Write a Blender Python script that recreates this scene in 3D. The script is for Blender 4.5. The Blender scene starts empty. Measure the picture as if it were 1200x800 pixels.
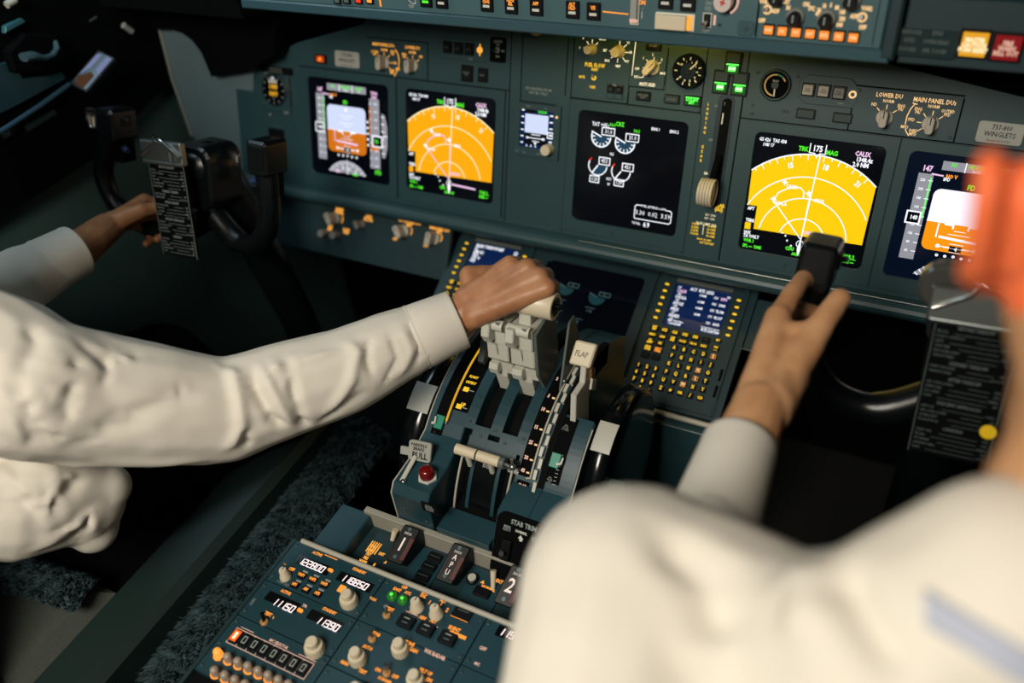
import bpy, math, random
from mathutils import Vector, Matrix, noise
random.seed(7)
SC = bpy.context.scene
COL = SC.collection
pi = math.pi
# ------------------------------------------------------------------ camera
CAM = Vector((0.4312, -1.1367, 1.5486))
RW = Matrix(((0.88873, 0.44708, -0.10135), (0.22307, -0.61491, -0.75639), (-0.40049, 0.64962, -0.64622)))  # rows: right, down, forward
FPX = 995.43
def ray(x, y): return RW.transposed() @ Vector(((x - 600) / FPX, (y - 400) / FPX, 1))
def dep(x, y, k): return CAM + ray(x, y) * k
def at(x, y, ax, v):
    d = ray(x, y); i = 'XYZ'.index(ax); return CAM + d * ((v - CAM[i]) / d[i])
cd = bpy.data.cameras.new('camera'); cam = bpy.data.objects.new('camera', cd); COL.objects.link(cam)
cam.matrix_world = Matrix.Translation(CAM) @ Matrix((RW[0], -RW[1], -RW[2])).transposed().to_4x4()
cd.sensor_width = 36; cd.lens = FPX / 1200 * 36; cd.clip_start = 0.02
cd.dof.use_dof = True; cd.dof.focus_distance = 1.14; cd.dof.aperture_fstop = cd.lens / 1000 / 0.0150
SC.camera = cam
# ------------------------------------------------------------------ materials
def lin(h):
    h = h.lstrip('#'); r = []
    for i in (0, 2, 4):
        c = int(h[i:i + 2], 16) / 255
        r.append(c / 12.92 if c <= .04045 else ((c + .055) / 1.055) ** 2.4)
    return tuple(r)
MATS = {}
def mat(name, col, rough=.5, metal=0, emit=None, es=1, bump=0, bscale=200, var=0, trans=0, sss=0, coat=0, spec=.5, vscale=8, detail=3):
    if name in MATS: return MATS[name]
    m = bpy.data.materials.new(name); m.use_nodes = True; nt = m.node_tree
    b = nt.nodes['Principled BSDF']
    c = lin(col) if isinstance(col, str) else col
    b.inputs['Base Color'].default_value = (*c, 1); b.inputs['Roughness'].default_value = rough
    b.inputs['Metallic'].default_value = metal; b.inputs['Specular IOR Level'].default_value = spec
    if coat: b.inputs['Coat Weight'].default_value = coat; b.inputs['Coat Roughness'].default_value = .08
    if trans: b.inputs['Transmission Weight'].default_value = trans
    if sss:
        b.inputs['Subsurface Weight'].default_value = sss; b.inputs['Subsurface Radius'].default_value = (.010, .004, .002); b.inputs['Subsurface Scale'].default_value = 1
    if emit:
        e = lin(emit) if isinstance(emit, str) else emit
        b.inputs['Emission Color'].default_value = (*e, 1); b.inputs['Emission Strength'].default_value = es
    if var or bump:
        tc = nt.nodes.new('ShaderNodeTexCoord')
    if var:
        n = nt.nodes.new('ShaderNodeTexNoise'); n.inputs['Scale'].default_value = vscale; n.inputs['Detail'].default_value = detail
        nt.links.new(tc.outputs['Object'], n.inputs['Vector'])
        mx = nt.nodes.new('ShaderNodeMix'); mx.data_type = 'RGBA'
        mx.inputs['A'].default_value = (*[min(1, v * (1 - var)) for v in c], 1); mx.inputs['B'].default_value = (*[min(1, v * (1 + var)) for v in c], 1)
        nt.links.new(n.outputs['Fac'], mx.inputs['Factor']); nt.links.new(mx.outputs['Result'], b.inputs['Base Color'])
    if bump:
        n2 = nt.nodes.new('ShaderNodeTexNoise'); n2.inputs['Scale'].default_value = bscale; n2.inputs['Detail'].default_value = 2
        nt.links.new(tc.outputs['Object'], n2.inputs['Vector'])
        bp = nt.nodes.new('ShaderNodeBump'); bp.inputs['Strength'].default_value = bump; bp.inputs['Distance'].default_value = .002
        nt.links.new(n2.outputs['Fac'], bp.inputs['Height']); nt.links.new(bp.outputs['Normal'], b.inputs['Normal'])
    MATS[name] = m; return m
PANEL = mat('panel_paint', (.021, .057, .065), .42, var=.12, bump=.06, bscale=900)
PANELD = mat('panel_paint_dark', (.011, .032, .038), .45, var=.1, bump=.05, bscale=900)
GSP = mat('glareshield_paint', (.052, .115, .130), .42, var=.1, bump=.05, bscale=900)
PED = mat('pedestal_paint', (.012, .047, .062), .38, var=.12, bump=.05, bscale=900)
BLACK = mat('black_plastic', (.002, .003, .004), .42, var=.2, spec=.3)
MBLACK = mat('matte_black', (.0012, .0016, .002), .8, spec=.08)
GLOSSB = mat('gloss_black', (.003, .004, .005), .16)
YOKE = mat('yoke_black', (.003, .0045, .005), .26, spec=.45, bump=.1, bscale=1500)
SCREEN = mat('display_glass', (.002, .003, .006), .14, emit=(.0001, .0004, .0010), es=1)
NAVY = mat('display_navy', (.002, .003, .006), .14, emit=(.0004, .003, .011), es=1)
NAVY2 = mat('display_page_blue', (.002, .004, .01), .2, emit=(.002, .012, .06), es=1)
GAP = mat('seam_black', (.002, .003, .003), .8, spec=.1)
SCREWM = mat('screw_metal', (.045, .085, .095), .4, metal=.3)
KNOB = mat('knob_grey', (.42, .39, .33), .42, var=.05)
KNOBD = mat('knob_grey_dark', (.20, .20, .18), .45)
CREAM = mat('cream_plastic', (.66, .58, .42), .38)
LEVG = mat('lever_grey', (.52, .52, .45), .34, var=.06)
LEVD = mat('lever_dark_grey', (.10, .12, .115), .42)
CHROME = mat('chrome', (.75, .72, .68), .16, metal=1)
STEEL = mat('brushed_steel', (.30, .33, .32), .34, metal=.9)
RAIL = mat('pale_rail', (.42, .40, .33), .45)
WHITE = mat('white_print', (.62, .62, .56), .5)
GREYP = mat('grey_print', (.28, .32, .30), .5)
DIMP = mat('dim_print', (.09, .12, .115), .5)
PLACM = mat('placard_silver', (.36, .37, .33), .42)
RED = mat('red_lens', (.14, .004, .004), .2, coat=.5)
REDP = mat('red_paint', (.055, .002, .002), .5)
GREENP = mat('green_index', (.01, .22, .15), .4)
YELLOWP = mat('yellow_sticker', (.80, .52, .01), .5)
def em(n, c, s): return mat(n, (0.01, .01, .01), .9, emit=c, es=s, spec=.05)
E_AMB = em('backlit_amber', (1, .42, .06), 1.1)
E_ORG = em('backlit_orange', (1, .33, .045), 1.15)
E_YEL = em('backlit_yellow', (1, .60, .03), 1.0)
E_WARM = em('backlit_warm_white', (1, .62, .28), 1.0)
E_WHT = em('display_white', (.92, .95, 1), 1.15)
E_GRY = em('display_grey', (.30, .30, .34), 1.0)
E_SKY = em('display_sky', (.66, .74, .98), 1.0)
E_BRN = em('display_brown', (.66, .17, .003), 1.0)
E_ND = em('display_amber_field', (1, .42, .0), 1.0)
E_NDR = em('display_yellow_field', (1, .63, .0), 1.0)
E_SKYR = em('display_bright_sky', (.9, .9, 1), 1.15)
E_BRNR = em('display_orange_ground', (1, .32, .002), 1.0)
E_LNE = em('display_cream_line', (1, .85, .5), 1.15)
E_MAG = em('display_magenta', (.95, .60, .88), 1.0)
E_GRN = em('display_green', (.10, .95, .03), 1.0)
E_LAMP = em('lamp_green', (.12, 1, .10), 1.3)
E_LAMPH = em('lamp_green_core', (.7, 1, .6), 1.6)
E_GAUGE = em('display_gauge_blue', (.01, .055, .10), 1.0)
E_DIM = em('display_dim_text', (.045, .085, .09), 1.0)
E_DIMB = em('display_dim_gauge', (.006, .035, .04), 1.0)
E_LED = em('led_white', (1, .80, .78), 1.5)
E_REDL = em('lamp_red', (1, .04, .01), 1.0)
E_CAUT = em('caution_amber', (.80, .36, .015), 1.0)
E_FIRE = em('warning_red', (.22, .004, .006), 1.0)
E_PINK = em('pale_legend', (.95, .55, .40), .8)
E_YEDGE = em('yellow_glow', (.80, .42, .02), .9)
# ------------------------------------------------------------------ frames
class Frame:
    def __init__(s, o, ex, ey, n):
        s.o = Vector(o); s.ex = Vector(ex).normalized(); s.ey = Vector(ey).normalized(); s.n = Vector(n).normalized()
    def w(s, u, v, h=0): return s.o + s.ex * u + s.ey * v + s.n * h
    def px(s, x, y, h=0):
        d = ray(x, y); o = s.o + s.n * h; t = (o - CAM).dot(s.n) / d.dot(s.n); p = CAM + d * t - s.o
        return p.dot(s.ex), p.dot(s.ey)
    def sub(s, u, v, h=0): return Frame(s.w(u, v, h), s.ex, s.ey, s.n)
def tilted(o, deg):
    a = math.radians(deg); return Frame(o, (1, 0, 0), (0, -math.sin(a), -math.cos(a)), (0, -math.cos(a), math.sin(a)))
MIP = tilted((-.086, 0, .95), 18)
CDF = tilted((.0621, -.0226, .6913), 64)       # lower console plane, origin at the right control unit's top left corner
AFT = tilted((-.2223, -.689, .641), 90)        # pedestal top
# ------------------------------------------------------------------ text
_tx = {}
def text_mesh(s, bold, shear, ls):
    k = (s, bold, shear, ls)
    if k in _tx: return _tx[k]
    c = bpy.data.curves.new('t', 'FONT'); c.body = s; c.size = 1; c.resolution_u = 1 if len(s) > 3 else 2; c.offset = bold; c.shear = shear; c.space_line = ls
    c.align_x = 'CENTER'; c.align_y = 'CENTER'
    o = bpy.data.objects.new('t', c); me = o.to_mesh()
    V = [(v.co.x, v.co.y) for v in me.vertices]; Fc = [tuple(p.vertices) for p in me.polygons]
    o.to_mesh_clear(); bpy.data.objects.remove(o); bpy.data.curves.remove(c)
    _tx[k] = (V, Fc); return _tx[k]
# ------------------------------------------------------------------ mesh builder
class MB:
    def __init__(s, frame=None): s.F = frame; s.V = []; s.P = []; s.M = []; s.S = []; s.ms = []
    def mi(s, m):
        if m not in s.ms: s.ms.append(m)
        return s.ms.index(m)
    def add(s, V, P, m, smooth=False):
        b = len(s.V); s.V += [Vector(v) for v in V]; i = s.mi(m)
        for p in P: s.P.append(tuple(b + k for k in p)); s.M.append(i); s.S.append(smooth)
    def prism(s, pts, h0, h1, m, ch=0, F=None, capb=True):
        """closed outline (u,v) clockwise or not, extruded h0..h1 with optional chamfer ch"""
        F = F or s.F; n = len(pts)
        a = sum(pts[i][0] * pts[(i + 1) % n][1] - pts[(i + 1) % n][0] * pts[i][1] for i in range(n))
        if a > 0: pts = pts[::-1]
        rings = [(0, h0), (0, h1 - ch), (ch, h1)] if ch else [(0, h0), (0, h1)]
        V = []
        for off, h in rings:
            P = pts
            if off:
                P = []
                for i in range(n):
                    p0, p1, p2 = pts[i - 1], pts[i], pts[(i + 1) % n]
                    e1 = Vector((p1[0] - p0[0], p1[1] - p0[1])); e2 = Vector((p2[0] - p1[0], p2[1] - p1[1]))
                    if e1.length < 1e-9 or e2.length < 1e-9: P.append(p1); continue
                    e1.normalize(); e2.normalize(); n1 = Vector((e1.y, -e1.x)); n2 = Vector((e2.y, -e2.x)); q = n1 + n2
                    q = q / max(.3, q.length_squared / 2) if q.length > 1e-6 else n1
                    P.append((p1[0] - q.x * off * -1, p1[1] - q.y * off * -1))
            V += [F.w(p[0], p[1], h) for p in P]
        Q = []
        for r in range(len(rings) - 1):
            for i in range(n):
                j = (i + 1) % n; Q.append((r * n + i, r * n + j, (r + 1) * n + j, (r + 1) * n + i))
        Q.append(tuple(range((len(rings) - 1) * n, len(rings) * n)))
        if capb: Q.append(tuple(range(n - 1, -1, -1)))
        s.add(V, Q, m)
    def box(s, u0, v0, u1, v1, h0, h1, m, ch=0, F=None):
        s.prism([(u0, v0), (u1, v0), (u1, v1), (u0, v1)], h0, h1, m, ch, F)
    def rbox(s, u0, v0, u1, v1, r, h0, h1, m, ch=0, n=4, F=None):
        s.prism(rpts(u0, v0, u1, v1, r, n), h0, h1, m, ch, F)
    def frame_ring(s, u0, v0, u1, v1, iu0, iv0, iu1, iv1, r, h0, h1, m, ch=.0008, n=5, F=None):
        """rectangular surround with a rounded-corner opening"""
        F = F or s.F
        inn = rpts(iu0, iv0, iu1, iv1, r, n); N = len(inn)
        out = []
        cu, cv = (iu0 + iu1) / 2, (iv0 + iv1) / 2
        cor = [(u0, v0), (u1, v0), (u1, v1), (u0, v1)]
        k = N // 4
        for i in range(N):
            q = i // k; out.append(cor[q])
        V = []
        rows = [(out, h0), (out, h1), (inn, h1), (rpts(iu0 + ch, iv0 + ch, iu1 - ch, iv1 - ch, r, n), h1 - ch * 1.5), (rpts(iu0 + ch, iv0 + ch, iu1 - ch, iv1 - ch, r, n), h0)]
        for P, h in rows: V += [F.w(p[0], p[1], h) for p in P]
        Q = []
        for rr in range(4):
            for i in range(N):
                j = (i + 1) % N; Q.append((rr * N + i, (rr + 1) * N + i, (rr + 1) * N + j, rr * N + j))
        s.add(V, Q, m)
    def lathe(s, u, v, prof, m, n=24, F=None, smooth=True, flute=0, h=0):
        F = F or s.F; V = []; K = len(prof)
        for (r, hh) in prof:
            for i in range(n):
                a = 2 * pi * i / n; rr = r * (1 - flute * (i % 2)) if r > 0 else 0
                V.append(F.w(u + rr * math.cos(a), v + rr * math.sin(a), h + hh))
        Q = []
        for k in range(K - 1):
            for i in range(n):
                j = (i + 1) % n; Q.append((k * n + i, (k + 1) * n + i, (k + 1) * n + j, k * n + j))
        s.add(V, Q, m, smooth and not flute)
        s.add([V[(K - 1) * n + i] for i in range(n)], [tuple(range(n - 1, -1, -1))], m)
    def cyl(s, u, v, r, h0, h1, m, n=20, F=None, ch=0):
        pr = [(r, h0), (r, h1 - ch), (r - ch, h1)] if ch else [(r, h0), (r, h1)]
        s.lathe(u, v, pr, m, n, F, smooth=False)
    def ring(s, u, v, r0, r1, h0, h1, m, n=28, a0=0, a1=2 * pi, F=None):
        F = F or s.F; V = []; full = abs(a1 - a0 - 2 * pi) < 1e-6
        N = n if full else n + 1
        for i in range(N):
            a = a0 + (a1 - a0) * i / n
            for r, h in ((r1, h0), (r1, h1), (r0, h1), (r0, h0)): V.append(F.w(u + r * math.cos(a), v + r * math.sin(a), h))
        Q = []
        for i in range(n):
            j = (i + 1) % N
            for k in range(3): Q.append((i * 4 + k, i * 4 + k + 1, j * 4 + k + 1, j * 4 + k))
        s.add(V, Q, m)
    def line(s, pts, wd, h, m, t=.0002, F=None, closed=False):
        F = F or s.F
        if closed: pts = list(pts) + [pts[0]]
        for a, b in zip(pts[:-1], pts[1:]):
            d = Vector((b[0] - a[0], b[1] - a[1]))
            if d.length < 1e-9: continue
            d.normalize(); q = Vector((-d.y, d.x)) * wd / 2; e = d * wd * .3
            P = [(a[0] - e.x + q.x, a[1] - e.y + q.y), (b[0] + e.x + q.x, b[1] + e.y + q.y), (b[0] + e.x - q.x, b[1] + e.y - q.y), (a[0] - e.x - q.x, a[1] - e.y - q.y)]
            s.add([F.w(p[0], p[1], h) for p in P], [(0, 1, 2, 3)], m)
    def flat(s, pts, h, m, F=None):
        F = F or s.F; s.add([F.w(p[0], p[1], h) for p in pts], [tuple(range(len(pts)))], m)
    def arc(s, u, v, r, a0, a1, wd, h, m, n=24, F=None):
        s.line([(u + r * math.cos(a0 + (a1 - a0) * i / n), v + r * math.sin(a0 + (a1 - a0) * i / n)) for i in range(n + 1)], wd, h, m, F=F)
    def text(s, t, u, v, size, m, h=.0005, bold=.0, rot=0, F=None, sx=1, shear=0, ls=1, align='c'):
        F = F or s.F; V, P = text_mesh(t, bold * .8, shear, ls); sx = sx * .80
        if not V: return
        off = 0
        if align == 'l': off = -min(p[0] for p in V)
        if align == 'r': off = -max(p[0] for p in V)
        c, sn = math.cos(rot), math.sin(rot); W = []
        for x, y in V:
            x = (x + off) * size * sx; y = -y * size
            W.append(F.w(u + x * c - y * sn, v + x * sn + y * c, h))
        s.add(W, P, m)
    def tube(s, pts, r, m, n=10, caps=True, smooth=True, flat=1):
        pts = [Vector(p) for p in pts]; K = len(pts); rs = r if isinstance(r, (list, tuple)) else [r] * K
        up = Vector((0, 0, 1)); V = []; pn = None
        for i, p in enumerate(pts):
            t = (pts[min(i + 1, K - 1)] - pts[max(i - 1, 0)]).normalized()
            if pn is None:
                pn = t.cross(up)
                if pn.length < .05: pn = t.cross(Vector((1, 0, 0)))
            pn = (pn - t * pn.dot(t)).normalized(); b = t.cross(pn)
            for k in range(n):
                a = 2 * pi * k / n; V.append(p + (pn * math.cos(a) + b * math.sin(a) * flat) * rs[i])
        Q = [(i * n + k, i * n + (k + 1) % n, (i + 1) * n + (k + 1) % n, (i + 1) * n + k) for i in range(K - 1) for k in range(n)]
        s.add(V, Q, m, smooth)
        if caps: s.add([V[k] for k in range(n)], [tuple(range(n - 1, -1, -1))], m); s.add([V[(K - 1) * n + k] for k in range(n)], [tuple(range(n))], m)
    def sphere(s, c, r, m, n=16, sc=(1, 1, 1)):
        c = Vector(c); V = []; K = n // 2
        for i in range(K + 1):
            th = pi * i / K
            for k in range(n):
                a = 2 * pi * k / n; V.append(c + Vector((r * sc[0] * math.sin(th) * math.cos(a), r * sc[1] * math.sin(th) * math.sin(a), r * sc[2] * math.cos(th))))
        s.add(V, [(i * n + k, (i + 1) * n + k, (i + 1) * n + (k + 1) % n, i * n + (k + 1) % n) for i in range(K) for k in range(n)], m, True)
    def wbox(s, x0, y0, z0, x1, y1, z1, m, ch=0):
        F = Frame((0, 0, 0), (1, 0, 0), (0, 1, 0), (0, 0, 1)); s.prism([(x0, y0), (x1, y0), (x1, y1), (x0, y1)], z0, z1, m, ch, F)
    def xprof(s, x0, x1, prof, m, ch=0, smooth=False):
        """profile in (Y,Z) extruded along X"""
        F = Frame((0, 0, 0), (0, 1, 0), (0, 0, 1), (1, 0, 0)); s.prism(prof, x0, x1, m, ch, F)
    def build(s, name, parent=None, loc=None, auto=False):
        o_ = Vector(loc) if loc is not None else (Vector(parent['_o']) if parent is not None else Vector((0, 0, 0)))
        me = bpy.data.meshes.new(name); me.from_pydata([tuple(v - o_) for v in s.V], [], s.P)
        for m in s.ms: me.materials.append(m)
        me.polygons.foreach_set('material_index', s.M); me.polygons.foreach_set('use_smooth', s.S); me.update()
        o = bpy.data.objects.new(name, me); COL.objects.link(o); o['_o'] = tuple(o_)
        if parent is not None: o.parent = parent
        else: o.location = o_
        return o
def rpts(u0, v0, u1, v1, r, n=4):
    P = []
    for cu, cv, a in ((u0 + r, v0 + r, pi), (u1 - r, v0 + r, 1.5 * pi), (u1 - r, v1 - r, 0), (u0 + r, v1 - r, .5 * pi)):
        for i in range(n + 1):
            t = a + pi / 2 * i / n; P.append((cu + r * math.cos(t), cv + r * math.sin(t)))
    return P
def tag(o, label=None, cat=None, group=None, kind=None):
    if label: o['label'] = label
    if cat: o['category'] = cat
    if group: o['group'] = group
    if kind: o['kind'] = kind
    return o
def thing(name, loc, label, cat, group=None):
    o = bpy.data.objects.new(name, None); COL.objects.link(o); o.location = loc; o.empty_display_size = .02; o['_o'] = tuple(Vector(loc))
    return tag(o, label, cat, group)
def screws(par, F, pts, r=.0024, h=0, m=None):
    for (u, v) in pts:
        b = MB(F); b.lathe(u, v, [(r, h), (r, h + .0007), (r * .7, h + .0012)], m or SCREWM, 12); b.box(u - r * .6, v - .0003, u + r * .6, v + .0003, h + .0012, h + .00125, GAP); b.build('screw', par)
S_ = .1717
def selknob(par, F, u, v, ang, r=.0105, hgt=.019, m=None, name='knob', label=None):
    m = m or KNOB; b = MB(F)
    b.lathe(u, v, [(r, 0), (r, .003), (r * .94, .0045)], m, 26)
    c, s = math.cos(ang), math.sin(ang)
    G = Frame(F.w(u, v, .004), F.ex * c + F.ey * s, F.ey * c - F.ex * s, F.n)
    b.rbox(-r * .46, -r * 1.02, r * .46, r * 1.02, r * .40, 0, hgt, m, .0012, 4, G)
    b.box(-.0006, -r * .98, .0006, -r * .1, hgt, hgt + .0002, GAP, 0, G)
    o = b.build(name, par)
    if label: o['label'] = label
    return o
def rndknob(par, F, u, v, r, hgt, m=None, name='knob', skirt=0, n=30, flute=.05):
    b = MB(F); m = m or KNOB
    if skirt: b.lathe(u, v, [(skirt, 0), (skirt, .004), (skirt * .9, .0055)], m, 24)
    b.lathe(u, v, [(r, .001), (r * .97, hgt - .0015)], m, n, flute=flute); b.lathe(u, v, [(r * .96, hgt - .0016), (r * .9, hgt)], m, n)
    return b.build(name, par)
def pxs(b, t, x, y, size, m, **k):
    u, v = b.F.px(x, y); b.text(t, u, v, size, m, **k)

# ---- instrument panel -------------------------------------------------
ip = thing('instrument_panel', (0, 0, .80), 'wide teal-grey main instrument panel holding all flight displays', 'instrument panel')
b = MB(MIP)
out = [(-.72, .03), (-.672, -.012), (-.56, -.058), (-.42, -.098), (-.33, -.16), (.39, -.16), (.42, -.110), (.60, -.082), (.90, -.03), (.90, .203), (-.72, .203)]
b.prism(out, -.012, 0, PANEL, .0006)
b.build('panel_face', ip)
b = MB(MIP)
def seam(x0, y0, x1, y1, w=.0016): b.box(min(x0, x1) - (w / 2 if x0 == x1 else 0), min(y0, y1) - (w / 2 if y0 == y1 else 0), max(x0, x1) + (w / 2 if x0 == x1 else 0), max(y0, y1) + (w / 2 if y0 == y1 else 0), 0, .0003, GAP)
for x0, y0, x1, y1 in [(-.128, -.15, -.128, .2), (-.020, -.15, -.020, .2), (.1875, -.15, .1875, .2), (.2470, -.15, .2470, .2), (-.56, -.018, -.128, -.018), (-.020, -.018, .1875, -.018),
                       (.247, -.018, .72, -.018), (.3945, -.078, .3945, -.018), (.5275, -.074, .5275, -.018), (.3945, -.078, .5275, -.078), (.092, -.105, .092, -.045), (.0745, -.045, .0745, -.018), (.0745, -.045, .13, -.045), (.1295, -.105, .1295, -.045),
                       (-.408, -.079, -.284, -.079), (-.284, -.079, -.284, -.018), (-.108, -.105, -.108, -.004), (-.030, -.105, -.030, -.02), (-.108, -.004, -.045, -.004)]: seam(x0, y0, x1, y1)
b.build('panel_seams', ip)
# rounded ledge below the displays
b = MB()
pr = []
for a in range(-100, 101, 20): pr.append((.0 + .026 * math.cos(math.radians(a)), .016 * math.sin(math.radians(a))))
F2 = Frame(MIP.w(0, .2185, 0), MIP.n, MIP.ey, MIP.ex)
b.prism([(-.03, -.0165)] + [(p[0] - .004, p[1]) for p in pr] + [(-.03, .0165)], -.66, .90, PANEL, 0, F2)
b.build('rounded_ledge', ip)
# bright wear strip along the ledge, a thin metal moulding
b = MB(); b.tube([MIP.w(.02, .2035, .019), MIP.w(.35, .2035, .0195), MIP.w(.60, .2035, .019)], .0011, STEEL, 8); b.build('ledge_moulding', ip)
scr = [(-.103, .187), (-.047, .192), (-.051, -.122), (-.047, -.082), (-.0985, -.088), (.262, -.082), (.262, -.038), (.262, -.026), (.317, -.082), (.305, -.034), (.3105, -.034), (.335, -.078), (.24, -.045), (.0755, -.0385), (.13, -.032), (-.44, -.07), (-.30, -.028), (.378, -.070), (.40, -.071), (.52, -.024), (.13, -.048), (.172, -.094), (.0, -.045), (-.11, .01), (-.035, .082)]
screws(ip, MIP, scr)
b = MB(MIP)
b.text('SPD HEADING FROM\nLEFT IRS ONLY', *MIP.px(631, 107), .0062, GREYP, bold=.01)
b.text('___________', *MIP.px(641, 111), .003, GREYP)
b.text('NOSE STEERING', *MIP.px(326, 147), .0045, DIMP)
b.build('panel_lettering', ip)

# placards
def placard(px, py, label):
    u, v = MIP.px(px, py); t = thing('placard', MIP.w(u, v), label, 'placard', None)
    b = MB(MIP); b.rbox(u - .0265, v - .0135, u + .0265, v + .0135, .004, 0, .0012, PLACM, .0003); b.build('plate', t)
    b = MB(MIP); b.text('737-800', u + .001, v - .0066, .0088, BLACK, h=.0014, bold=.012); b.text('WINGLETS', u, v + .0022, .0088, BLACK, h=.0014, bold=.012, sx=1.05); b.text('Nominal Speed 4.50', u, v + .0098, .0042, BLACK, h=.0014); b.build('lettering', t)
placard(1172, 156, 'silver placard in front of the copilot, right of the display selector knobs')
placard(407, 69.5, 'silver placard in front of the captain, beside the small red light')

# ---- display units ----------------------------------------------------
def display(name, u0, v0, label, cat, F=MIP, s=S_, e=.0185, scr=SCREEN, grp=None, m=PANEL):
    t = thing(name, F.w(u0 + s / 2, v0 + s / 2), label, cat, grp)
    b = MB(F); b.frame_ring(u0 - e, v0 - e + .002, u0 + s + e, v0 + s + e + .004, u0 - .003, v0 - .003, u0 + s + .003, v0 + s + .003, .009, .0003, .0045, m); b.build('bezel', t)
    b = MB(F); b.box(u0 - .006, v0 - .006, u0 + s + .006, v0 + s + .006, -.004, .0012, scr); b.build('screen', t)
    G = F.sub(u0, v0, .0014); b = MB(F)
    for k in (0, .003, .006):
        b.cyl(u0 + s * .38 + .004 + (.002 if k == .003 else 0), v0 + s + .012 + k, .0010, .004, .0047, GAP, 8)
    b.build('sensor_holes', t)
    return t, G
class Sy:
    """symbology in screen units"""
    def __init__(s, G, sc=S_): s.b = MB(G); s.s = sc; s.h = 0
    def P(s, pts): return [(p[0] * s.s, p[1] * s.s) for p in pts]
    def fill(s, pts, m, h=0): s.b.flat(s.P(pts), h, m)
    def rect(s, a, b_, c, d, m, h=0): s.fill([(a, b_), (c, b_), (c, d), (a, d)], m, h)
    def ln(s, pts, w, m, h=.0003, closed=False): s.b.line(s.P(pts), w * s.s, h, m, closed=closed)
    def arc(s, u, v, r, a0, a1, w, m, h=.0003, n=40): s.ln([(u + r * math.cos(a0 + (a1 - a0) * i / n), v + r * math.sin(a0 + (a1 - a0) * i / n)) for i in range(n + 1)], w, m, h)
    def tx(s, t, u, v, z, m, h=.0004, **k): s.b.text(t, u * s.s, v * s.s, z * s.s, m, h=h, bold=k.pop('bold', .02), **k)
def nd(t, G, right):
    F_ = E_NDR if right else E_ND; W = E_WHT if right else E_LNE; L = E_WHT if right else E_MAG
    y = Sy(G)
    cx, cy, R = .497, .86, .742
    a0 = math.atan2(.325 - cy, .010 - cx) ; a1 = math.atan2(.318 - cy, .985 - cx)
    top = [(cx + R * math.cos(a0 + (a1 - a0) * i / 40), cy + R * math.sin(a0 + (a1 - a0) * i / 40)) for i in range(41)]
    y.fill(top + [(.985, .80), (.50, .81), (.09, .815), (.09, .612), (.008, .612)], F_)
    y.ln(top, .011, W, .0003)
    for r, aa, bb in ((.545, math.radians(206), math.radians(331)), (.365, math.radians(188), math.radians(350)), (.19, math.radians(196), math.radians(344))):
        y.arc(cx, cy - .01, r, aa, bb, .0085, W)
    hd = 175
    for d in range(-40, 45, 5):
        q = (d - (hd % 10)) if False else d - 5
        a = -pi / 2 + math.radians(q * 1.0 + 0)
        if not (a0 < a < a1): continue
        r1 = R - (.045 if (d % 10 == 0) else .025)
        y.ln([(cx + R * math.cos(a), cy + R * math.sin(a)), (cx + r1 * math.cos(a), cy + r1 * math.sin(a))], .007, W)
    for q, tx in ((-17, '15'), (7.5, '18'), (33, '21')):
        a = -pi / 2 + math.radians(q); y.tx(tx, cx + (R - .085) * math.cos(a), cy + (R - .085) * math.sin(a), .062, W, rot=a + pi / 2, bold=.05)
    y.ln([(.525, .12), (.497, .86)], .009, L if right else E_LNE)
    y.ln([(.497, .84), (.219, .545), (.245, .47), (.305, .43), (.36, .405), (.42, .402), (.45, .43), (.455, .48)], .009, L)
    y.ln([(.505, .43), (.50, .80)], .010, L)
    for (u, v) in ((.285, .375), (.215, .53), (.49, .44)):
        st = []
        for i in range(8):
            rr = .030 if i % 2 == 0 else .012; st.append((u + rr * math.cos(pi / 4 * i), v + rr * math.sin(pi / 4 * i)))
        y.fill(st, E_WHT, .0005)
    y.tx('CALIX', .345, .405, .042, E_WHT, bold=.04); y.tx('CHULA', .275, .56, .042, E_WHT, bold=.04); y.tx('PIRIX', .585, .49, .042, E_WHT, bold=.04)
    y.ln([(.10, .645), (.25, .69), (.42, .70)], .004, E_YEL)
    y.tx('SANTO', .57, .775, .045, E_MAG, bold=.04)
    y.fill([(.497, .82), (.515, .93), (.497, .99), (.479, .93)], E_WHT, .0006); y.arc(.497, .88, .03, 0, 2 * pi, .006, E_WHT, n=12)
    for i, (u, v) in enumerate([(.36, .82), (.38, .86), (.42, .90), (.33, .80)]): y.rect(u, v, u + .014, v + .014, E_WHT, .0004)
    y.ln([(.54, .885), (.80, .895)], .018, E_MAG if not right else E_GRY)
    y.tx('TRK', .385, .082, .052, E_GRN, bold=.05); y.tx('MAG', .612, .088, .052, E_GRN, bold=.05); y.tx('175', .497, .068, .066, E_WHT, bold=.04)
    y.ln([(.435, .03), (.435, .105), (.477, .105), (.497, .135), (.517, .105), (.56, .105), (.56, .03)], .008, E_WHT)
    y.tx('GS 426  TAS 438', .13, .045, .040, E_WHT, bold=.04); y.tx('108/ 17', .10, .085, .038, E_WHT, bold=.04)
    y.tx('CALIX', .845, .065, .052, E_MAG, bold=.05); y.tx('1348.4z', .865, .110, .050, E_WHT, bold=.05); y.tx('2.0 NM', .845, .152, .050, E_WHT, bold=.05)
    y.rect(.004, .612, .09, .815, SCREEN, .0002)
    for tt, v, m in (('APT', .64, E_WHT), ('TERR', .745, E_WHT), ('WX', .855, E_WHT), ('TA ONLY', .885, E_WHT)): y.tx(tt, .012, v, .040, m, align='l', bold=.05)
    y.rect(.012, .765, .062, .825, F_, .0004)
    for u, tt in ((.02, 'VOR 1'), (.02, '116.80')): pass
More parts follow.
